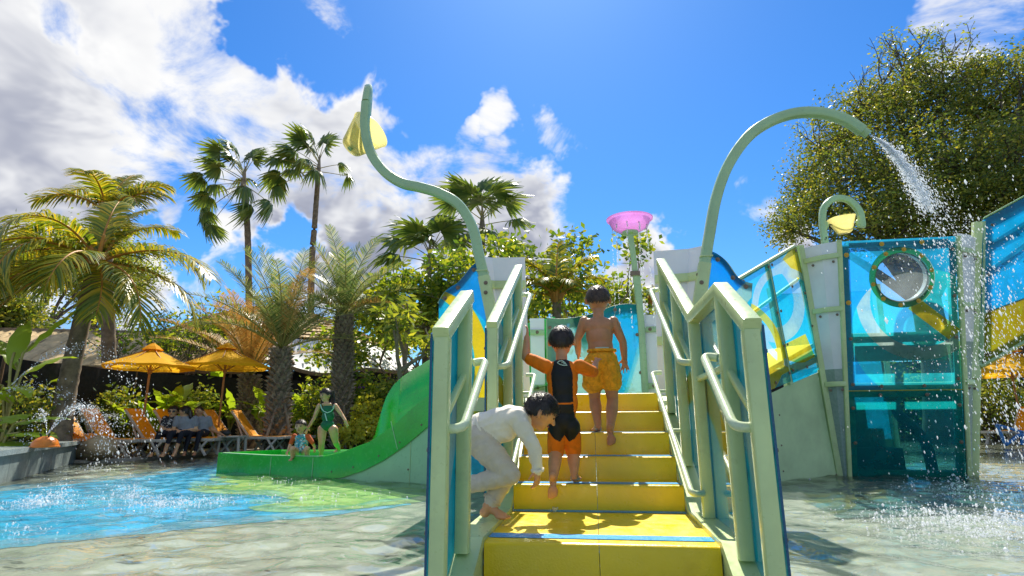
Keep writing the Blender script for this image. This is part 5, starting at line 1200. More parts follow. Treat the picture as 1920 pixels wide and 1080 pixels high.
# banana-like broad leaves
def broad_leaf(L, w, droop, seed, split=False):
    rs = random.Random(seed); V = []; F = []; n = 12; ang = 0; p = Vector((0, 0, 0)); P = []
    for i in range(n+1): P.append(p.copy()); p = p+Vector((math.cos(ang), 0, math.sin(ang)))*L/n; ang -= droop/n*(.4+1.2*i/n)
    for i, q in enumerate(P):
        u = i/n; ww = w*math.sin(math.pi*min(1, .06+u*.97))**.7*(1+rs.uniform(-.04, .04)); V += [q+Vector((0, -ww*.5, -ww*.10+.02*math.sin(i*2))), q, q+Vector((0, ww*.5, -ww*.10+.02*math.cos(i*2)))]
    for i in range(n):
        b = i*3; F += [(b, b+3, b+4, b+1), (b+1, b+4, b+5, b+2)]
    return P, V, F
def broad_plant(name, label, p, specs, seed, group, stalk=1.0, mat='leaf_big'):
    t = thing(name, label, 'plant', p, 0, group)
    for i, (az, el, L, w, dr, h) in enumerate(specs):
        P, V, F = broad_leaf(L, w, dr, seed+i); mb = MB(); mb.add(V, F, 1)
        Mx = Matrix.Translation((0, 0, 0)) @ orient(R(W0+az), R(el)); b = Vector((.12*math.cos(i), .12*math.sin(i), h)); inv = Mx.to_3x3().inverted()
        mb.tube([inv @ (Vector((0, 0, 0))-b), inv @ (Vector((0, 0, .5*h))-b+Vector((.02, 0, 0))), Vector((0, 0, 0)), Vector((L*.2, 0, 0))], .022, 6, 0)
        o = link('leaf', mb.mesh('leaf', [M['rachis'], M[mat]], True, 180), t); o.matrix_basis = Matrix.Translation(b) @ Mx
broad_plant('banana_plant', 'banana plant with one tall sunlit yellow leaf at the left edge', gnd(8, 14.2, .05), [(25, 58, 1.25, .34, .4, 2.0), (70, 45, 1.1, .36, 1.1, 1.6), (170, 55, 1.3, .36, 1.0, 1.7), (-30, 15, 1.1, .36, 1.2, 1.3), (200, 20, 1.1, .36, 1.4, 1.4), (120, 65, 1.2, .32, .8, 1.8), (-80, 30, 1.0, .34, 1.2, 1.1)], 5, 'broad-leaved plants')
broad_plant('elephant_ear', 'large flat dark green leaves just above the near nozzle at the left edge', gnd(8, 12.2, .05), [(0, 8, .8, .5, .6, .55), (25, 22, .75, .45, .8, .7), (-20, 0, .8, .5, .5, .45), (160, 15, .8, .5, .9, .6), (90, 30, .7, .45, .9, .7)], 9, 'broad-leaved plants')
BP = [(252, 17.6, 'broad-leaved plant between the palm trunk and the left parasol pole'), (285, 18.0, 'broad-leaved plant directly behind the left parasol pole'), (318, 17.5, 'broad-leaved plant left of the three seated people'), (345, 18.4, 'broad-leaved plant right behind the three seated people'), (215, 18.5, 'tall broad-leaved plant behind the left parasol canopy'), (492, 18.3, 'broad-leaved plant between the dry palm and the thick palm trunk'), (560, 18.8, 'tall thin broad-leaved plant right of the first thick palm trunk'), (60, 17.0, 'broad-leaved plant at the black fence left of the coconut trunk'), (395, 20.5, 'broad-leaved plant rising between the parasol canopies'), (430, 19.2, 'broad-leaved plant right of the right parasol pole')]
for i, (px, d, lab) in enumerate(BP):
    rs = random.Random(200+i); H = rs.uniform(.9, 1.6)+(1.1 if d > 20 else 0)
    broad_plant('broad_leaf_plant', lab, gnd(px, d, .05), [(rs.uniform(0, 360), rs.uniform(15, 75), rs.uniform(.75, 1.15), rs.uniform(.26, .40), rs.uniform(.5, 1.3), H*rs.uniform(.5, 1.0)) for k in range(8)], 300+i*10, 'broad-leaved plants')
# leaning bamboo props against the date palms
for a, b, lab in (((495, 838, 16.3), (520, 760, 16.8), 'thin wooden prop leaning on the left side of the first thick palm trunk'), ((553, 830, 16.6), (531, 740, 16.8), 'thin wooden prop leaning on the right side of the first thick palm trunk'), ((652, 825, 17.2), (645, 760, 17.3), 'thin wooden prop standing at the second thick palm trunk')):
    p, q = gnd(a[0], a[2], .05), atD(*b); tag(MB().tube([p, p.lerp(q, .5), q], .035, 8).build('wooden_prop', M['bark_pale']), lab, 'prop', 'palm props')
# ================================================================ PEOPLE
def skinmat(name, c):
    m, t, out = newmat(name); p = gpos(t); n = t.noise(p, 14, 4, .6)
    col = t.mix(t.mr(n, .3, .7), tuple(k*.84 for k in c), tuple(min(1, k*1.1) for k in c))
    b = pbr(t, None, col, .42, spec=.45, bump=t.noise(p, 160, 2), bstr=.06, bdist=.002)
    b.inputs['Subsurface Weight'].default_value = .25; b.inputs['Subsurface Radius'].default_value = (.012, .004, .002); b.inputs['Subsurface Scale'].default_value = 1.0
    t.l.new(b.outputs[0], out.inputs[0]); return m
def clothmat(name, c, var=.12, scale=18, rough=.75, bump=.35):
    m, t, out = newmat(name); p = gpos(t); n = t.noise(p, scale, 4, .6, .8)
    col = t.mix(t.mr(n, .3, .7), tuple(k*(1-var*1.5) for k in c), tuple(min(1, k*(1+var)) for k in c))
    pbr(t, out, col, rough, spec=.3, bump=n, bstr=bump, bdist=.012); return m
M['skin_tan'] = skinmat('tan_skin', (.62, .30, .145)); M['skin_mid'] = skinmat('warm_skin', (.64, .36, .19)); M['skin_dark'] = skinmat('brown_skin', (.50, .245, .12))
M['hair'] = paint('black_hair', (.03, .02, .015), .38, .4, 60, bs=.5)
M['hair_brown'] = paint('sunlit_brown_hair', (.075, .045, .026), .4, .4, 60, bs=.5)
M['c_orange'] = clothmat('orange_neoprene', (.78, .19, .005)); M['c_black'] = clothmat('black_neoprene', (.008, .009, .011), .2, 10, .5)
M['c_white'] = clothmat('white_rash_guard', (.80, .74, .62), .05, 12); M['c_pants'] = clothmat('pale_grey_pants', (.56, .50, .41), .08, 14)
M['c_yel'] = clothmat('orange_yellow_shorts', (.80, .38, .015), .22, 26, .6, .6); M['c_green'] = clothmat('green_swimsuit', (.006, .13, .055), .15, 12, .45); M['c_trim'] = clothmat('pale_trim', (.45, .65, .60))
M['c_rust'] = clothmat('rust_sleeves', (.55, .10, .02)); M['c_grey'] = clothmat('grey_shirt', (.24, .25, .27), .1, 14); M['c_navy'] = clothmat('dark_trousers', (.012, .014, .022), .2, 12)
def floral(name, a, b, c_, sc):
    m, t, out = newmat(name); p = gpos(t); col = t.mix(t.mr(t.noise(p, sc, 2, .5, .6), .52, .56), a, b); col = t.mix(t.mr(t.noise(p, sc*1.3, 2, .5, 1.0), .58, .61), col, c_); pbr(t, out, col, .6, spec=.3); return m
M['c_floral'] = floral('teal_floral_print', (.02, .30, .34), (.45, .72, .70), (.50, .16, .03), 30)
M['c_dark_print'] = floral('dark_leaf_print', (.012, .013, .016), (.05, .05, .055), (.42, .40, .38), 14)
M['eye'] = paint('dark_eye', (.01, .008, .006), .2, .1, 9); M['lips'] = paint('lips', (.35, .09, .07), .45, .1, 9)
class Body:
    def __init__(s): s.pr = []; s.mb = MB()
    def limb(s, tag_, pts):
        pts = [(Vector(p), r) for p, r in pts]
        for p, r in pts: s.mb.ball(p, r, 14, 10)
        for (a, ra), (b, rb) in zip(pts, pts[1:]):
            s.mb.cone(a, b, ra, rb, 14); s.pr.append((tag_, 0, np.array(a), np.array(b), ra, rb))
        if len(pts) == 1: s.pr.append((tag_, 0, np.array(pts[0][0]), np.array(pts[0][0])+1e-4, pts[0][1], pts[0][1]))
        return s
    def ell(s, tag_, c, r, Mx=None):
        Mx = Mx or Matrix.Identity(3); s.mb.ball(c, r, 22, 14, Mx); s.pr.append((tag_, 1, np.array(Vector(c)), np.array(Mx), np.array(r), 0)); return s
    def hand(s, tag_, wrist, d, n, side, L, curl=.5, spread=.18, grip=None):
        """palm from the wrist along d, palm facing n; side = direction of the thumb"""
        w = Vector(wrist); d = Vector(d).normalized(); n = Vector(n); n = (n - d*n.dot(d)).normalized(); x = Vector(side); x = (x - d*x.dot(d) - n*x.dot(n)).normalized()
        Mx = Matrix((x, d, n)).transposed(); s.ell(tag_, w + d*L*.24, (L*.21, L*.28, L*.10), Mx)
        for k, (o, ln) in enumerate(((.15, .46), (.05, .52), (-.06, .48), (-.16, .38))):
            b = w + d*L*.44 + x*L*o; a = spread*(1.0-.66*k); dd = (d + x*a*1.2).normalized(); P = [(b, L*.062)]; c = 0
            for j, f in enumerate((.45, .32, .23)):
                c += curl*(.5+.35*j); v = (dd*math.cos(c) + n*math.sin(c)); b = b + v*L*ln*f; P.append((b, L*(.055, .05, .042)[j]))
            s.limb(tag_, P)
        b = w + d*L*.10 + x*L*.15 + n*L*.03; v1 = (d*.55 + x*.8 + n*.25).normalized(); v2 = (d*.85 + x*.35 + n*(.2+curl*.5)).normalized()
        s.limb(tag_, [(b, L*.075), (b+v1*L*.22, L*.065), (b+v1*L*.22+v2*L*.22, L*.05)]); return s
    def foot(s, tag_, ankle, toe, up, L):
        """ankle joint, toe direction, up = away from the sole"""
        a = Vector(ankle); d = Vector(toe).normalized(); u = Vector(up); u = (u-d*u.dot(d)).normalized(); x = d.cross(u)
        Mx = Matrix((x, d, u)).transposed(); h = L*.28
        s.ell(tag_, a - d*L*.10 - u*h*.62, (L*.155, L*.17, L*.15), Mx); s.limb(tag_, [(a, L*.145), (a + d*L*.30 - u*h*.55, L*.125), (a + d*L*.52 - u*h*.85, L*.11)])
        s.ell(tag_, a + d*L*.45 - u*h*.92, (L*.21, L*.22, L*.095), Mx)
        for k, o in enumerate((-.155, -.075, -.0, .075, .145)):
            r = L*(.058 if k in (0,) else .044); b = a + d*L*(.60-.035*abs(k-1.2)) - u*h*1.0 + x*L*o; s.limb(tag_, [(b, r), (b+d*L*.10, r*.95)])
        return s
    def head(s, c, r, face, up, ear=True):
        """c centre of the skull, r half height; face = facing direction"""
        c = Vector(c); f = Vector(face).normalized(); u = Vector(up); u = (u-f*u.dot(f)).normalized(); x = f.cross(u); Mx = Matrix((x, f, u)).transposed(); s.hm = (c, Mx, r)
        s.ell('skin', c+u*r*.12, (r*.80, r*.92, r*.86), Mx); s.ell('skin', c-u*r*.42+f*r*.18, (r*.56, r*.60, r*.55), Mx); s.ell('skin', c-u*r*.80+f*r*.44, (r*.24, r*.22, r*.17), Mx)
        s.limb('skin', [(c+f*r*.84+u*r*.05, r*.09), (c+f*r*1.0-u*r*.22, r*.125)])
        for k in (-1, 1): s.ell('skin', c+x*k*r*.84-f*r*.02-u*r*.08, (r*.09, r*.18, r*.26), Mx @ Matrix.Rotation(k*.45, 3, 'Z'))
        return s
    def finish(s, name, label, vox, mats, rule=None, *a_, folds=None, **k_): return s._fin(name, label, vox, mats, rule, *a_, folds=folds, **k_)
    def _fin(s, name, label, vox, mats, rule=None, smooth=6, cat='person', loc=None, group=None, folds=None):
        loc = Vector(loc) if loc is not None else Vector((0, 0, 0))
        t = thing(name, label, cat, loc, 0, group); me0 = s.mb.mesh('tmp', M['dark']); o = bpy.data.objects.new('tmp', me0); COL.objects.link(o)
        md = o.modifiers.new('r', 'REMESH'); md.mode = 'VOXEL'; md.voxel_size = vox; sm = o.modifiers.new('s', 'SMOOTH'); sm.factor = .5; sm.iterations = smooth
        dg = bpy.context.evaluated_depsgraph_get(); me = bpy.data.meshes.new_from_object(o.evaluated_get(dg)); bpy.data.objects.remove(o)
        me.materials.clear(); tags = list(mats); [me.materials.append(mats[k]) for k in tags]
        n = len(me.polygons); cc = np.empty(n*3); me.polygons.foreach_get('center', cc); cc = cc.reshape(-1, 3); best = np.full(n, 9e9); tg = np.zeros(n, int); names = []
        for (tn, kd, a, b, r0, r1) in s.pr:
            if tn not in names: names.append(tn)
            if kd == 0:
                ab = b-a; h = np.clip(((cc-a)@ab)/(ab@ab+1e-12), 0, 1); d = np.linalg.norm(cc-(a+h[:, None]*ab), axis=1)-(r0+(r1-r0)*h)
            else: q = (cc-a)@b; q = q/r0; L = np.linalg.norm(q, axis=1); d = (L-1)*np.min(r0)
            k = d < best; best[k] = d[k]; tg[k] = names.index(tn)
        out = np.array([tags.index(nm) if nm in tags else 0 for nm in names])[tg]
        if rule is not None: out = rule(cc, out, tags)
        if folds:                                          # cloth creases: shallow ridges running across the limbs
            nv = len(me.vertices); co = np.empty(nv*3); me.vertices.foreach_get('co', co); co = co.reshape(-1, 3); no = np.empty(nv*3); me.vertices.foreach_get('normal', no); no = no.reshape(-1, 3)
            w = np.zeros(nv); lv = np.empty(len(me.loops), np.int32); me.loops.foreach_get('vertex_index', lv); lt = np.empty(n, np.int32); me.polygons.foreach_get('loop_total', lt); w[lv] = np.repeat(np.isin(out, [tags.index(k) for k in folds]), lt)
            rs = np.random.RandomState(2); h = np.zeros(nv)
            for f, am in ((38, 1.0), (62, .7), (105, .45), (24, 1.0)):
                k1 = rs.normal(0, 1, 3); k1 /= np.linalg.norm(k1); k2 = rs.normal(0, 1, 3); h += am*(1-2*np.abs(np.sin(co@k1*f + 1.6*np.sin(co@k2*14) + rs.uniform(0, 6))))
            co += no*(h*w*list(folds.values())[0])[:, None]; me.vertices.foreach_set('co', co.ravel())
        me.polygons.foreach_set('material_index', out.astype(np.int32)); me.polygons.foreach_set('use_smooth', [True]*n)
        me.transform(Matrix.Translation(-loc)); link('body', me, t); s.root = t; s.loc = loc; return t
    def hair(s, mat, line=-.15, back=-.55, thick=.07, fringe=.35, name='hair', seed=1, spike=.03):
        """short hair shell: hides above the hairline, lower at the back of the head"""
        c, Mx, r = s.hm; rs = np.random.RandomState(seed); nA, nR = 72, 40; V = []; keep = {}; F = []; mb = MB(); ph = rs.uniform(0, 6.28, 8)
        for i in range(nR+1):
            th = math.pi*i/nR*.78
            for j in range(nA):
                a = 2*math.pi*j/nA; v = Vector((math.sin(th)*math.cos(a), math.sin(th)*math.sin(a), math.cos(th)))
                lim = lerp(back, fringe, max(0, v.y)**.8*1.0) if v.y > 0 else lerp(line, back, min(1, -v.y*1.6)); lim = lim if v.y < 0 else lerp(line, fringe, min(1, v.y*1.5))
                lim += .05*math.sin(a*31+ph[3])*math.sin(a*13+ph[4]) + .03*rs.uniform(-1, 1)
                k = 1 + thick + spike*math.sin(a*23+ph[0]+th*9)*math.sin(th*17+a*11+ph[1]) + spike*.8*rs.uniform(-1, 1)*min(1, th)
                edge = (v.z*.9 - lim); k = k if edge > .12 else 1 + (k-1)*max(0, edge/.12)
                p = Vector((v.x*.80*k, v.y*.92*k, .12+v.z*.86*k))*r; V.append(c + Mx @ p - s.loc); keep[i*nA+j] = edge > -.02
        for i in range(nR):
            for j in range(nA):
                f = (i*nA+j, i*nA+(j+1) % nA, (i+1)*nA+(j+1) % nA, (i+1)*nA+j)
                if sum(keep[q] for q in f) >= 2: F.append(f)
        mb.add(V, F); n0 = len(V); good = [q for q in range(len(V)) if keep[q] and q >= nA]          # loose strands lying over the cap
        for _ in range(2200):
            q = good[rs.randint(len(good))]; p = Vector(V[q]) + s.loc; l_ = Mx.inverted() @ (p-c); nrm = (Mx @ Vector((l_.x, l_.y, l_.z-.1*r))).normalized(); dn = Mx @ Vector((l_.x*.8+rs.normal(0, .3)*r, l_.y*.8+rs.normal(0, .3)*r, -.55*r)); dn = (dn - nrm*dn.dot(nrm)).normalized()
            L_ = r*rs.uniform(.14, .30); sd = nrm.cross(dn)*r*.016; a_ = p - s.loc - nrm*.002; b_ = a_ + dn*L_*.55 + nrm*r*rs.uniform(.03, .10)*(thick/.06); e_ = a_ + dn*L_ + nrm*r*rs.uniform(-.02, .07)
            mb.add([a_-sd, a_+sd, b_+sd*.8, b_-sd*.8, e_], [(0, 1, 2, 3), (3, 2, 4)])
        return mb.build(name, mat, s.root, True, 180)
    def face(s, eye=.085, glasses=False):
        c, Mx, r = s.hm
        for k in (-1, 1):
            p = c + Mx @ (Vector((k*.30, .83, .06))*r); MB().ball(p-s.loc, (r*.115, r*.06, r*.06), 10, 8, Mx).build('eye', M['eye'], s.root)
            MB().sweep([c+Mx @ (Vector((k*.15, .90, .22))*r)-s.loc, c+Mx @ (Vector((k*.45, .80, .24))*r)-s.loc], rrect(r*.05, r*.05, r*.01), (0, 0, 1)).build('eyebrow', M['hair'], s.root)
        MB().ball(c + Mx @ (Vector((0, .80, -.50))*r)-s.loc, (r*.22, r*.07, r*.055), 10, 8, Mx).build('mouth', M['lips'], s.root)
        if glasses:
            g = MB()
            for k in (-1, 1): g.ball(c + Mx @ (Vector((k*.32, .90, .06))*r)-s.loc, (r*.27, r*.06, r*.19), 12, 8, Mx); g.tube([c+Mx @ (Vector((k*.58, .80, .10))*r)-s.loc, c+Mx @ (Vector((k*.84, .0, .05))*r)-s.loc], r*.03, 6)
            g.build('sunglasses', M['dark'], s.root)
def V3(px, py, y): return atY(px, py, y)
# ---------------------------------------------------------------- boy in orange and black wetsuit, climbing
def boy_wetsuit():
    B = Body(); Y0 = 1.16
    pel = V3(1058, 788, Y0); ch = V3(1054, 705, Y0-.0); nk = V3(1053, 668, Y0+.03); hd = V3(1053, 640, Y0+.05)
    B.ell('torso', V3(1057, 790, Y0), (.092, .076, .085)); B.ell('torso', V3(1057, 755, Y0), (.100, .074, .13)); B.ell('torso', V3(1055, 725, Y0), (.108, .076, .13)); B.ell('torso', V3(1054, 708, Y0), (.114, .076, .10)); B.ell('torso', V3(1054, 690, Y0), (.105, .065, .06))
    B.limb('skin', [(V3(1053, 678, Y0+.02), .042), (V3(1053, 655, Y0+.03), .041)])
    B.head(hd, .108, (.02, 1, .10), (0, 0, 1))
    sl, sr = V3(1023, 687, Y0), V3(1087, 687, Y0)
    el = V3(986, 670, Y0+.03); wl = V3(988, 633, Y0+.10)
    B.limb('sleeve', [(sl, .052), (V3(1002, 677, Y0+.02), .047), (el.lerp(sl, .22), .043)]); B.limb('skin', [(el.lerp(sl, .3), .034), (el, .031), (el.lerp(wl, .4), .030), (wl, .022)])
    B.hand('skin', wl, (.10, .12, 1), (-1, .15, .05), (.05, 1, .1), .108, .35, .05)
    er = V3(1112, 697, Y0+.12); wr = V3(1117, 681, Y0+.30)
    B.limb('sleeve', [(sr, .052), (V3(1103, 694, Y0+.05), .046), (er, .042)]); B.limb('skin', [(er, .032), (er.lerp(wr, .5), .028), (wr, .021)])
    B.hand('skin', wr, (.18, .5, .42), (.1, .9, -.4), (-1, .1, .4), .105, .25, .28)
    hl, hr = V3(1045, 800, Y0), V3(1070, 800, Y0)
    kl = V3(1042, 848, Y0+.02); al = V3(1037, 899, Y0-.20)
    kr = V3(1075, 848, Y0+.10); ar = Vector((-.150, 1.165, .392))
    B.limb('shorts', [(hl, .068), (hl.lerp(kl, .5), .066), (hl.lerp(kl, .95), .060)]); B.limb('skin', [(hl.lerp(kl, .9), .047), (kl, .045), (kl.lerp(al, .35), .046), (al, .028)])
    B.limb('shorts', [(hr, .068), (hr.lerp(kr, .5), .065), (hr.lerp(kr, .92), .058)]); B.limb('skin', [(hr.lerp(kr, .85), .046), (kr, .044), (kr.lerp(ar, .35), .046), (ar, .028)])
    B.foot('skin', al, (.02, -.12, -1), (0, 1, -.1), .165); B.foot('skin', ar, (.22, 1, 0), (0, 0, 1), .165)
    cx = pel.x
    def rule(c, o, tags):
        i = {k: n for n, k in enumerate(tags)}
        z = c[:, 2]; x = c[:, 0]; back = c[:, 1] < Y0+.015
        hw = np.interp(z, [.70, .80, .92, 1.06, 1.14], [.085, .072, .070, .076, .055]); xc = np.interp(z, [.7, 1.15], [pel.x, ch.x])
        blk = (o == i['torso']) & back & (np.abs(x-xc) < hw); o = np.where(o == i['torso'], i['sleeve'], o); o = np.where(blk, i['black'], o)
        seam = (np.abs(z-(.855+.25*(x-pel.x)**2*4)) < .006) & (o == i['black']) & back; o = np.where(seam, i['sleeve'], o)
        sh = o == i['shorts']; # shorts black over the seat, orange at the hems in a curve
        for hx, kz in ((hl, kl), (hr, kr)): pass
        side = np.abs(x-pel.x); hem = np.interp(side, [0, .03, .07, .13], [.645, .60, .62, .70]); o = np.where(sh & (z > hem), i['black'], o); o = np.where(sh & (z <= hem), i['sleeve'], o)
        low = (o == i['sleeve']) & (z < .76) & (z > .66) & (np.abs(x-cx) < .105); o = np.where(low, i['black'], o); return o
    t = B.finish('person', 'boy in orange and black wetsuit climbing the steps, one foot lifted', .0055, {'skin': M['skin_tan'], 'torso': M['c_orange'], 'sleeve': M['c_orange'], 'shorts': M['c_black'], 'black': M['c_black']}, rule, 5, loc=(pel.x, Y0, STEP[1][1]))
    B.hair(M['hair'], -.02, -.48, .05, .5, seed=3)
    # small white wave emblem on the back
    c = V3(1054, 681, Y0-.07); mb = MB()
    def arc(pts, w): mb.sweep([c + Vector((a, -.004-.0*b, b)) - B.loc for a, b in pts], rrect(w, .004, .001), (0, -1, 0))
    em = bpy.data.objects.new
    arc([(-.034, .004), (-.018, .016), (.004, .016), (.020, .004), (.030, -.012)], .006); arc([(-.034, .004), (-.016, -.008), (.010, -.016), (.036, -.016)], .005); arc([(-.004, .002), (.008, .008), (.018, -.006), (.006, -.006)], .004)
    mb.build('back_emblem', M['c_trim'], t)
boy_wetsuit()
# ---------------------------------------------------------------- shirtless boy in orange-yellow shorts
def boy_shorts():
    B = Body(); Y0 = 1.84
    B.ell('skin', V3(1127, 675, Y0), (.112, .085, .11)); B.ell('skin', V3(1126, 652, Y0), (.105, .078, .13)); B.ell('skin', V3(1124, 630, Y0), (.112, .080, .13)); B.ell('skin', V3(1123, 612, Y0), (.122, .078, .085)); B.ell('skin', V3(1106, 610, Y0-.03), (.052, .035, .06)); B.ell('skin', V3(1138, 610, Y0-.03), (.052, .035, .06))
    B.limb('skin', [(V3(1122, 600, Y0+.01), .047), (V3(1122, 580, Y0+.02), .045)]); B.head(V3(1121, 562, Y0+.03), .120, (.02, 1, .05), (0, 0, 1))
    sl, sr = V3(1096, 603, Y0), V3(1150, 603, Y0); el, wl = V3(1083, 636, Y0+.03), V3(1084, 662, Y0+.12)
    B.limb('skin', [(sl, .045), (sl.lerp(el, .5), .039), (el, .032), (el.lerp(wl, .4), .032), (wl, .024)]); B.hand('skin', wl, (.0, .4, -1), (1, 0, 0), (0, 1, 0), .12, .5)
    er, wr = V3(1168, 641, Y0+.02), V3(1171, 673, Y0+.04)
    B.limb('skin', [(sr, .045), (sr.lerp(er, .5), .039), (er, .032), (er.lerp(wr, .4), .032), (wr, .024)]); B.hand('skin', wr, (-.0, .02, -1), (0, 1, 0), (-1, .1, 0), .125, .22, .32)
    hl, hr = V3(1113, 690, Y0), V3(1141, 690, Y0); kl, al = V3(1115, 748, Y0+.06), Vector((V3(1121, 800, 1.80).x, 1.775, .715)); kr, ar = V3(1149, 750, Y0+.03), V3(1144, 806, Y0-.17)
    for h, k, a in ((hl, kl, al), (hr, kr, ar)): B.limb('skin', [(h, .075), (h.lerp(k, .5), .062), (k, .046), (k.lerp(a, .33), .050), (k.lerp(a, .7), .036), (a, .030)])
    B.foot('skin', al, (-.25, 1, 0), (0, 0, 1), .175); B.foot('skin', ar, (.06, -.18, -1), (0, 1, -.1), .175)
    t = B.finish('person', 'shirtless boy in orange yellow swim shorts near the top of the steps', .0058, {'skin': M['skin_dark']}, None, 5, loc=(V3(1127, 690, Y0).x, Y0, STEP[3][1]))
    B.hair(M['hair_brown'], .04, -.34, .035, .55, seed=5, spike=.015)
    S = Body(); S.ell('c', V3(1128, 676, Y0), (.132, .106, .105))
    S.limb('c', [(hl+Vector((-.0, 0, .02)), .090), (hl.lerp(kl, .30)+Vector((-.005, 0, 0)), .091), (hl.lerp(kl, .50)+Vector((-.008, 0, 0)), .090)]); S.limb('c', [(hr+Vector((0, 0, .02)), .090), (hr.lerp(kr, .30)+Vector((.006, 0, 0)), .089), (hr.lerp(kr, .44)+Vector((.008, 0, 0)), .088)])
    o = bpy.data.objects.new('tmp', S.mb.mesh('tmp', M['c_yel'])); COL.objects.link(o); md = o.modifiers.new('r', 'REMESH'); md.mode = 'VOXEL'; md.voxel_size = .0075; sm = o.modifiers.new('s', 'SMOOTH'); sm.iterations = 4
    me = bpy.data.meshes.new_from_object(o.evaluated_get(bpy.context.evaluated_depsgraph_get())); bpy.data.objects.remove(o)
    # cut the leg openings, waist, add fabric folds
    n = len(me.vertices); co = np.empty(n*3); me.vertices.foreach_get('co', co); co = co.reshape(-1, 3); zt, zl = V3(1128, 657, Y0).z, V3(1113, 722, Y0+.03).z
    a = np.arctan2(co[:, 0]-V3(1128, 690, Y0).x, -(co[:, 1]-Y0)); w = .0035*np.sin(a*14+co[:, 2]*38)+.003*np.sin(a*9-co[:, 2]*70+1); nrm = np.stack([np.sin(a), -np.cos(a), 0*a], -1); co += nrm*w[:, None]*np.clip((zt-co[:, 2])*18, 0, 1)[:, None]
    co[:, 2] = np.minimum(co[:, 2], zt+.004*np.sin(a*8)); me.vertices.foreach_set('co', co.ravel()); me.transform(Matrix.Translation(-B.loc)); me.materials.clear(); me.materials.append(M['c_yel'])
    me.polygons.foreach_set('use_smooth', [True]*len(me.polygons)); link('shorts', me, t)
    P = [Vector((V3(1128, 656, Y0).x + .116*math.cos(k*.2618), Y0+.090*math.sin(k*.2618), zt-.004)) - B.loc for k in range(25)]; MB().sweep(P, rrect(.012, .024, .004), (0, 0, 1)).build('waistband', M['c_yel'], t)
    P = [Vector((V3(1128, 656, Y0).x + .105*math.cos(k*.12+4.2), Y0+.080*math.sin(k*.12+4.2), zt+.012)) - B.loc for k in range(10)]; MB().sweep(P, rrect(.01, .012, .003), (0, 0, 1)).build('waist_trim', M['c_trim'], t)
boy_shorts()
# ---------------------------------------------------------------- boy in white, bending in from the left
def boy_white():
    B = Body(); Y0 = .46
    hip = V3(888, 812, Y0); sh = V3(975, 787, Y0); hd = V3(1013, 772, Y0+.02)
    B.ell('pants', hip, (.105, .095, .095)); B.limb('shirt', [(V3(900, 803, Y0), .088), (V3(928, 795, Y0), .090), (V3(955, 789, Y0), .092), (V3(970, 788, Y0), .085)])
    B.ell('shirt', V3(938, 812, Y0), (.10, .075, .06)); B.ell('shirt', V3(968, 785, Y0-.06), (.07, .06, .06)); B.ell('shirt', V3(970, 785, Y0+.07), (.07, .06, .06))
    B.limb('skin', [(V3(985, 783, Y0+.01), .044), (V3(1002, 777, Y0+.02), .042)]); B.head(hd, .102, (.86, .18, -.52), (.52, 0, .86))
    s1, e1, w1 = V3(976, 795, Y0-.07), V3(1003, 842, Y0-.07), V3(1008, 881, Y0-.05)
    B.limb('shirt', [(s1, .055), (s1.lerp(e1, .5), .048), (e1, .041), (e1.lerp(w1, .5), .038), (w1, .031)]); B.hand('skin', w1, (-.06, .12, -1), (-.8, .5, .1), (-.5, -.8, 0), .125, .45, .15)
    s2, e2, w2 = V3(978, 795, Y0+.09), V3(1000, 835, Y0+.13), V3(1000, 862, Y0+.16)
    B.limb('shirt', [(s2, .05), (e2, .04), (w2, .03)]); B.hand('skin', w2, (.1, .1, -1), (-1, .2, 0), (0, 1, 0), .12, .5)
    k1, a1 = V3(957, 890, Y0-.06), V3(868, 912, Y0-.02)
    B.limb('pants', [(V3(893, 822, Y0-.04), .088), (V3(925, 856, Y0-.05), .078), (k1, .060), (k1.lerp(a1, .35), .058), (a1, .046)]); B.foot('skin', V3(852, 916, Y0-.02), (-.9, 0, -.5), (-.4, 0, .9), .18)
    k2 = V3(950, 893, Y0+.06); a2 = Vector((V3(915, 957, .47).x, .47, .262))
    B.limb('pants', [(V3(893, 825, Y0+.05), .085), (V3(925, 860, Y0+.05), .07), (k2, .058), (k2.lerp(a2, .45), .056), (k2.lerp(a2, .78), .050)]); B.limb('skin', [(k2.lerp(a2, .6), .036), (a2, .033)])
    B.foot('skin', a2, (1, -.12, -.03), (0, 0, 1), .185)
    rings = [(k2.lerp(a2, .78), (a2-k2), .053, 'c_pants'), (w1, (w1-e1), .035, 'c_white'), (V3(905, 806, Y0), V3(930, 796, Y0)-V3(905, 806, Y0), .098, 'c_white')]
    t = B.finish('person', 'boy in long white rash guard and pale pants bending in from the left gap', .006, {'skin': M['skin_tan'], 'shirt': M['c_white'], 'pants': M['c_pants']}, None, 5, folds={'shirt': .0016, 'pants': .0016}, loc=(hip.x, Y0, .19))
    for c_, d_, r_, m_ in rings:                           # stitched hems
        qd = Vector(d_).to_track_quat('Z', 'Y'); P = [c_ + qd @ Vector((r_*math.cos(k*.2618), r_*math.sin(k*.2618), .003*math.sin(k*1.7))) - B.loc for k in range(25)]
        MB().sweep(P, rrect(.007, .014, .003), tuple(d_)).build('hem', M[m_], t)
    B.hair(M['hair'], -.25, -.62, .08, .28, seed=8, spike=.045); B.face()
boy_white()
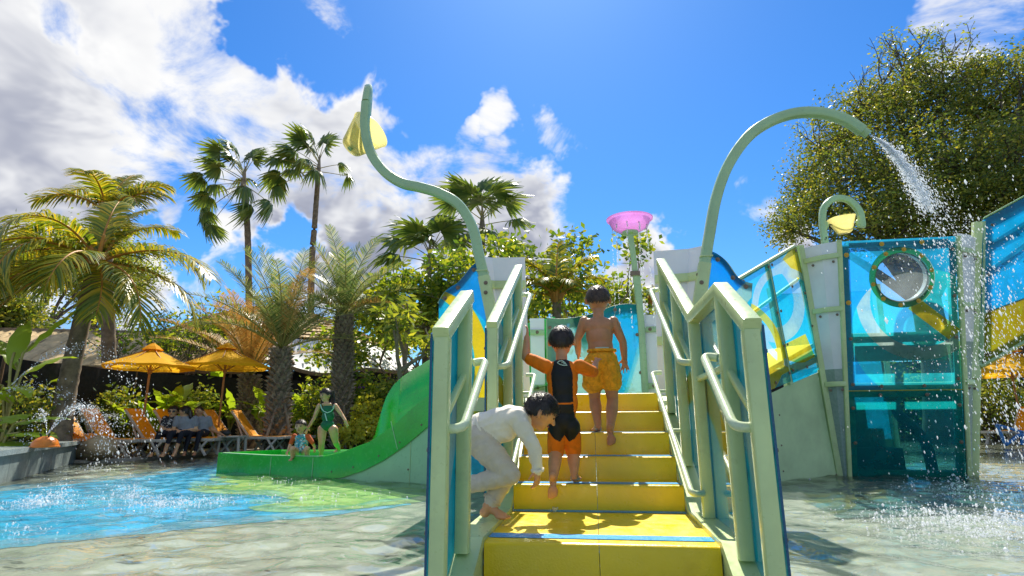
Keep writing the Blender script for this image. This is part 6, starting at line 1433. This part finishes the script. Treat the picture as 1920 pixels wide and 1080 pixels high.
# ---------------------------------------------------------------- girl in green swimsuit and toddler in the slide tub
def girl():
    B = Body(); y = 5.55; q = lambda px, py, dy=0: atY(px, py, y+dy)
    B.ell('suit', q(614, 797), (.105, .085, .085)); B.ell('suit', q(615, 781), (.098, .075, .10)); B.ell('suit', q(614, 768), (.100, .07, .07)); B.ell('skin', q(613, 758), (.085, .05, .03))
    B.limb('skin', [(q(613, 760), .034), (q(612, 750), .034)]); B.head(q(611, 741), .098, (-.45, -.88, -.12), (0, .0, 1))
    for s_, e_, w_, hx in ((q(598, 761), q(589, 784), q(578, 802, -.03), -1), (q(629, 761), q(641, 778), q(648, 789, -.04), 1)):
        B.limb('skin', [(s_, .036), (s_.lerp(e_, .5), .032), (e_, .027), (w_, .021)]); B.hand('skin', w_, (hx*.45, -.1, -1), (0, 1, 0), (-hx, 0, 0), .115, .3)
    for h, k, a in ((q(604, 806), q(603, 832, -.03), q(602, 853, .02)), (q(625, 806), q(629, 828, .02), q(635, 840, .25))):
        B.limb('skin', [(h, .072), (h.lerp(k, .5), .062), (k, .045), (k.lerp(a, .4), .045), (a, .030)]); B.foot('skin', a, (-.15, -1, -.12), (0, -.1, 1), .16)
    t = B.finish('person', 'girl in green swimsuit standing in the slide tub', .008, {'skin': M['skin_mid'], 'suit': M['c_green']}, None, 4, loc=(q(614, 800).x, y, .08))
    B.hair(M['hair'], -.30, -.75, .07, .35, seed=11); B.face()
    c = B.loc; mb = MB()                                   # wet hair strands at the neck and trim straps
    for k in range(9): a = q(600+k*3.2, 733, .06); b_ = q(602+k*3, 757+(k % 3)*2, .05); mb.tube([a-c, a.lerp(b_, .5)-c+Vector((0, .03, 0)), b_-c], .011, 6)
    mb.build('hair', M['hair'], t)
    mb = MB()
    for pts in (((601, 758), (603, 766), (607, 771)), ((627, 758), (625, 766), (621, 771)), ((607, 771), (614, 774), (621, 771))): mb.tube([q(a, b_, -.075)-c for a, b_ in pts], .007, 6)
    mb.build('trim', M['c_trim'], t); mb = MB(); mb.sweep([q(609, 775, -.083)-c, q(611, 782, -.085)-c, q(613, 789, -.083)-c], rrect(.016, .006, .002), (0, -1, 0)); mb.build('front_print', M['c_trim'], t)
girl()
def toddler():
    B = Body(); y = 5.35; q = lambda px, py, dy=0: atY(px, py, y+dy)
    B.ell('top', q(565, 843), (.105, .09, .08)); B.ell('top', q(565, 832), (.10, .08, .09)); B.ell('top', q(565, 821), (.09, .065, .055)); B.limb('skin', [(q(565, 816), .032), (q(565, 809), .032)])
    B.head(q(564, 800), .098, (.12, -1, -.06), (0, 0, 1))
    for s_, e_, w_, hx in ((q(552, 818), q(545, 832, -.03), q(541, 842, -.08), -1), (q(577, 818), q(586, 830, .0), q(590, 838, .04), 1)):
        B.limb('sleeve', [(s_, .040), (s_.lerp(e_, .6), .036), (e_, .031)]); B.limb('skin', [(e_, .026), (w_, .020)]); B.hand('skin', w_, (hx*.2, -.3, -1), (0, 1, 0), (-hx, 0, 0), .10, .4)
    for h, k, a in ((q(557, 850), q(549, 842, -.22), q(549, 857, -.17)), (q(573, 850), q(576, 842, -.22), q(576, 857, -.17))):
        B.limb('skin', [(h, .060), (h.lerp(k, .5), .055), (k, .045), (a, .032)]); B.foot('skin', a, (0, -1, -.05), (0, 0, 1), .14)
    t = B.finish('person', 'toddler in orange sleeved teal print top squatting in the slide tub', .008, {'skin': M['skin_mid'], 'top': M['c_floral'], 'sleeve': M['c_rust']}, None, 4, loc=(q(565, 840).x, y, .08)); B.hair(M['hair'], -.05, -.35, .06, .45, seed=14); B.face()
toddler()
# ---------------------------------------------------------------- three adults sitting on the loungers
def adult(label, hx, face, top, legs, seed, D=15.55, hair='short', arms='fold', glasses=False, bald=False, skin='skin_mid', legx=-1, torso_lean=0):
    B = Body(); q = lambda px, py, dd=0: atD(px, py, D+dd); z0 = DZ+.39
    pv = q(hx+3, 815); pv.z = z0+.10; ch = q(hx+1, 793); hd = q(hx, 772); rt = Vector((math.cos(YAW), math.sin(YAW), 0)); fw = Vector((math.sin(YAW), -math.cos(YAW), 0)); fw = Vector((CAM[0]-pv.x, CAM[1]-pv.y, 0)).normalized(); rt = Vector((-fw.y, fw.x, 0)); up = Vector((0, 0, 1))
    Mx = Matrix((rt, fw, up)).transposed(); B.ell('top', pv+up*.02, (.17, .14, .12), Mx); B.ell('top', pv.lerp(ch, .5), (.165, .12, .18), Mx); B.ell('top', ch, (.19, .12, .17), Mx); nk = ch.lerp(hd, .58)
    B.limb('skin', [(ch+up*.12, .062), (hd-up*.06, .058)]); B.head(hd, .125, face, (0, 0, 1))
    sh = [ch+up*.10-rt*.18, ch+up*.10+rt*.18]
    for s_, k in ((sh[0], -1), (sh[1], 1)):
        if arms == 'fold': e_ = s_ + rt*k*.06-up*.25+fw*.08; w_ = ch - up*.16 + fw*.17 - rt*k*.05
        elif arms == 'lap': e_ = s_ + rt*k*.05-up*.26+fw*.02; w_ = pv + fw*.26 + rt*(legx*.12+k*.05) + up*.06
        else: e_ = s_ + rt*k*.09-up*.26; w_ = (pv + fw*.22 + up*.06 - rt*.05) if k < 0 else (pv + rt*.42 + fw*.12 - up*.02)
        B.limb('top', [(s_, .068), (s_.lerp(e_, .55), .060)]); B.limb('skin', [(s_.lerp(e_, .5), .046), (e_, .042), (e_.lerp(w_, .5), .038), (w_, .028)]); B.hand('skin', w_, (w_-e_).normalized(), -up, -rt*k, .17, .4)
    for k in (-1, 1):
        h = pv + rt*k*.09; kn = pv + fw*.36 + rt*(legx*.20+k*.10) - up*.0; an = kn - up*(.40) + rt*legx*.08 + fw*.02; an.z = DZ+.085
        B.limb('legs', [(h, .095), (h.lerp(kn, .5), .085), (kn, .062), (kn.lerp(an, .45), .055)]); B.limb('legs' if legs == 'long' else 'skin', [(kn.lerp(an, .4), .05), (an, .036)]); B.foot('skin', an, fw+rt*legx*.3, up, .23)
    t = B.finish('person', label, .014, {'skin': M[skin], 'top': M[top], 'legs': M['c_navy']}, None, 4, loc=(pv.x, pv.y, z0))
    if not bald: B.hair(M['hair'], -.2, -.6, .08, .4, seed=seed)
    else: B.hair(M['hair'], .1, -.2, .015, .62, seed=seed, spike=.004)
    if hair == 'long':
        mb = MB(); c, Hm, r = B.hm; 
        for k in range(7): a = c + Hm @ (Vector((-.4+.13*k, -.85, .1))*r); mb.tube([a-B.loc, a-up*.14-Hm.col[1]*.03-B.loc, a-up*.30-B.loc], .035, 6)
        mb.build('hair', M['hair'], t)
    B.face(glasses=glasses)
adult('man with sunglasses and dark leaf print shirt, arms folded, sitting on a lounger', 325, (.35, -.9, 0), 'c_dark_print', 'long', 21, 15.45, 'short', 'fold', True)
adult('woman with dark hair in grey shirt sitting between the two men', 347, (-.80, -.35, -.1), 'c_grey', 'short', 23, 15.3, 'long', 'lap')
adult('man in grey shirt with cropped hair sitting at the right of the three', 373, (.05, -1, -.05), 'c_grey', 'long', 25, 15.5, 'short', 'rest', bald=True, skin='skin_dark', legx=-.6)
# ================================================================ WATER IN THE AIR
def mat_drop():
    m, t, out = newmat('water_drop'); g = t.new('ShaderNodeBsdfPrincipled'); g.inputs['Base Color'].default_value = (.92, .96, 1, 1); g.inputs['Roughness'].default_value = .08; g.inputs['Specular IOR Level'].default_value = .8
    tr = t.new('ShaderNodeBsdfTransparent'); tr.inputs[0].default_value = (.97, .99, 1, 1); tl = t.new('ShaderNodeBsdfTranslucent'); tl.inputs[0].default_value = (.95, .97, 1, 1)
    a = t.new('ShaderNodeMixShader'); a.inputs[0].default_value = .5; t.l.new(g.outputs[0], a.inputs[1]); t.l.new(tl.outputs[0], a.inputs[2])
    mx = t.new('ShaderNodeMixShader'); mx.inputs[0].default_value = .30; t.l.new(a.outputs[0], mx.inputs[1]); t.l.new(tr.outputs[0], mx.inputs[2]); t.l.new(mx.outputs[0], out.inputs[0]); return m
M['drop'] = mat_drop()
OV = np.array([(1, 0, 0), (-1, 0, 0), (0, 1, 0), (0, -1, 0), (0, 0, 1), (0, 0, -1)], float); OF = np.array([(0, 2, 4), (2, 1, 4), (1, 3, 4), (3, 0, 4), (2, 0, 5), (1, 2, 5), (3, 1, 5), (0, 3, 5)])
def drops(name, label, P, rad, stretch=None, seed=0):
    """one cloud of droplets: little eight-sided beads, stretched along their flight"""
    P = np.asarray(P, float); n = len(P); r = np.asarray(rad, float).reshape(-1, 1, 1); V = OV[None]*r
    if stretch is not None:
        s = np.asarray(stretch, float); L = np.linalg.norm(s, axis=1, keepdims=True)+1e-9; u = s/L; V = V + (V@u[:, :, None])*u[:, None, :]*np.minimum(L, 4)[:, None]
    V = V + P[:, None]; F = (OF[None] + (np.arange(n)*6)[:, None, None]).reshape(-1, 3)
    o = link(name, npmesh(name, V.reshape(-1, 3), F, M['drop'], smooth=True)); return tag(o, label, 'water spray', kind='stuff')
def jet(p, v, T, n, spread, r, seed, breakup=.35, drag=.25):
    rs = np.random.RandomState(seed); p = np.array(p); v = np.array(v); t = rs.uniform(0, T, n); u = t/T
    k = spread*np.maximum(0, u-.02)**1.1
    x = p + v*(t*(1-drag*u*.5))[:, None] + np.array([0, 0, -4.9])*(t**2)[:, None] + rs.normal(0, 1, (n, 3))*k[:, None]
    vel = (v + np.array([0, 0, -9.8])*t[:, None]); return x, rs.lognormal(math.log(r), .45, n)*(.8+.5*u), vel*.2
# spout of the big arch
x, r, s = jet((2.77, 2.60, 3.45), (1.55, .05, -.75), .78, 4300, .24, .0029, 1); x2, r2, s2 = jet((2.77, 2.60, 3.45), (1.4, .05, -.7), .34, 5200, .045, .0032, 2)
drops('spout_water', 'water pouring from the end of the big green arch in a falling sheet', np.concatenate([x, x2]), np.concatenate([r, r2]), np.concatenate([s, s2]))
# fine spray drifting in front of the tower
rs = np.random.RandomState(9); n = 1500
P = np.stack([rs.normal(3.75, .55, n), rs.uniform(1.8, 4.6, n), rs.uniform(.02, 3.0, n)**1.0], -1); P[:, 0] += (P[:, 1]-3.0)*.35
drops('drifting_spray', 'fine droplets falling in front of the play tower', P, rs.lognormal(math.log(.0032), .5, n), np.tile([[.1, 0, -1.0]], (n, 1)))
# bowl drips
L = []; rr = []
for k in range(9):
    a = 2*math.pi*k/9+.3; n = 90; t = rs.uniform(0, .52, n); rad = .235+.05*t; L.append(np.stack([.585+rad*math.cos(a)+rs.normal(0, .006, n), 4.70+rad*math.sin(a)+rs.normal(0, .006, n), 3.36-4.9*t*t-.25*t], -1)); rr.append(rs.lognormal(math.log(.0042), .35, n))
drops('bowl_drips', 'thin strings of water dripping from the pink bowl', np.concatenate(L), np.concatenate(rr), np.tile([[0, 0, -2.0]], (sum(map(len, L)), 1)))
# nozzle jets at the left
def jets(i, lab, items):
    X, Rr, S = [], [], []
    for k, (v, T, n, sp) in enumerate(items): x, r, s = jet(tuple(NZ[i]+Vector((0, 0, .17))), v, T, n, sp, .0052, 40+i*10+k, drag=.1); X.append(x); Rr.append(r); S.append(s)
    drops('nozzle_jets', lab, np.concatenate(X), np.concatenate(Rr), np.concatenate(S))
jets(0, 'arcing water jets from the near orange nozzle', [((.45, 1.1, 3.0), .72, 420, .12), ((.9, 1.2, 2.8), .72, 420, .13), ((-.9, .3, 2.6), .6, 240, .1)])
jets(1, 'arcing water jets from the far orange nozzle', [((.1, -.2, 3.1), .70, 360, .16), ((1.5, .2, 2.6), .66, 360, .12), ((-1.1, .3, 3.3), .7, 300, .16)])
x, r, s = jet((-9.6, 5.4, 1.35), (1.6, 1.7, 3.9), 1.05, 650, .22, .006, 77, drag=.1); x2, r2, s2 = jet((-10.2, 5.4, 1.0), (1.9, 1.7, 2.9), .8, 420, .2, .006, 78, drag=.1)
drops('high_jets', 'two high arcs of water crossing in front of the coconut trunk', np.concatenate([x, x2]), np.concatenate([r, r2]), np.concatenate([s, s2]))
# splashes on the pool surface
def splash(name, lab, spots, seed, r=.0036):
    rs = np.random.RandomState(seed); X = []; Rr = []
    for px, py, n, w, h in spots:
        c = np.array(atZ(px, py, 0)); a = rs.uniform(0, 6.28, n); d = np.abs(rs.normal(0, w, n)); z = rs.exponential(h, n)*np.exp(-(d/w)**2*.6); X.append(np.stack([c[0]+d*np.cos(a)*1.5, c[1]+d*np.sin(a), .004+z], -1)); Rr.append(rs.lognormal(math.log(r), .55, n))
    drops(name, lab, np.concatenate(X), np.concatenate(Rr))
splash('pool_splash', 'white splashes on the blue painted part of the pool', [(70, 948, 800, .16, .05), (110, 935, 500, .13, .07), (250, 935, 500, .18, .04), (300, 950, 600, .18, .03), (340, 942, 300, .2, .025), (230, 920, 250, .15, .05), (420, 940, 300, .3, .02), (30, 1000, 120, .2, .02), (520, 905, 200, .6, .012), (620, 930, 200, .6, .012)], 3)
splash('pool_splash', 'white splash of the falling water on the pool at the lower right', [(1880, 985, 1500, .30, .06), (1780, 985, 800, .35, .035), (1900, 940, 800, .35, .05), (1700, 960, 400, .35, .02), (1800, 920, 900, .45, .05), (1840, 1010, 500, .3, .03)], 4, .0034)
splash('wall_splash', 'splash at the foot of the granite wall', [(170, 882, 110, .25, .04), (160, 866, 70, .25, .2), (60, 880, 80, .3, .05)], 5, .006)
# drips under the lifted feet
def drip(px, py, y, n, seed): rs = np.random.RandomState(seed); c = np.array(atY(px, py, y)); return np.stack([c[0]+rs.normal(0, .012, n), c[1]+rs.normal(0, .01, n), c[2]-rs.uniform(0, .075, n)], -1)
P = np.concatenate([drip(1040, 952, .95, 40, 1), drip(1146, 852, 1.66, 30, 2)]); drops('foot_drips', 'drops of water falling from the lifted feet of the climbing boys', P, np.full(len(P), .0028), np.tile([[0, 0, -2.0]], (len(P), 1)))
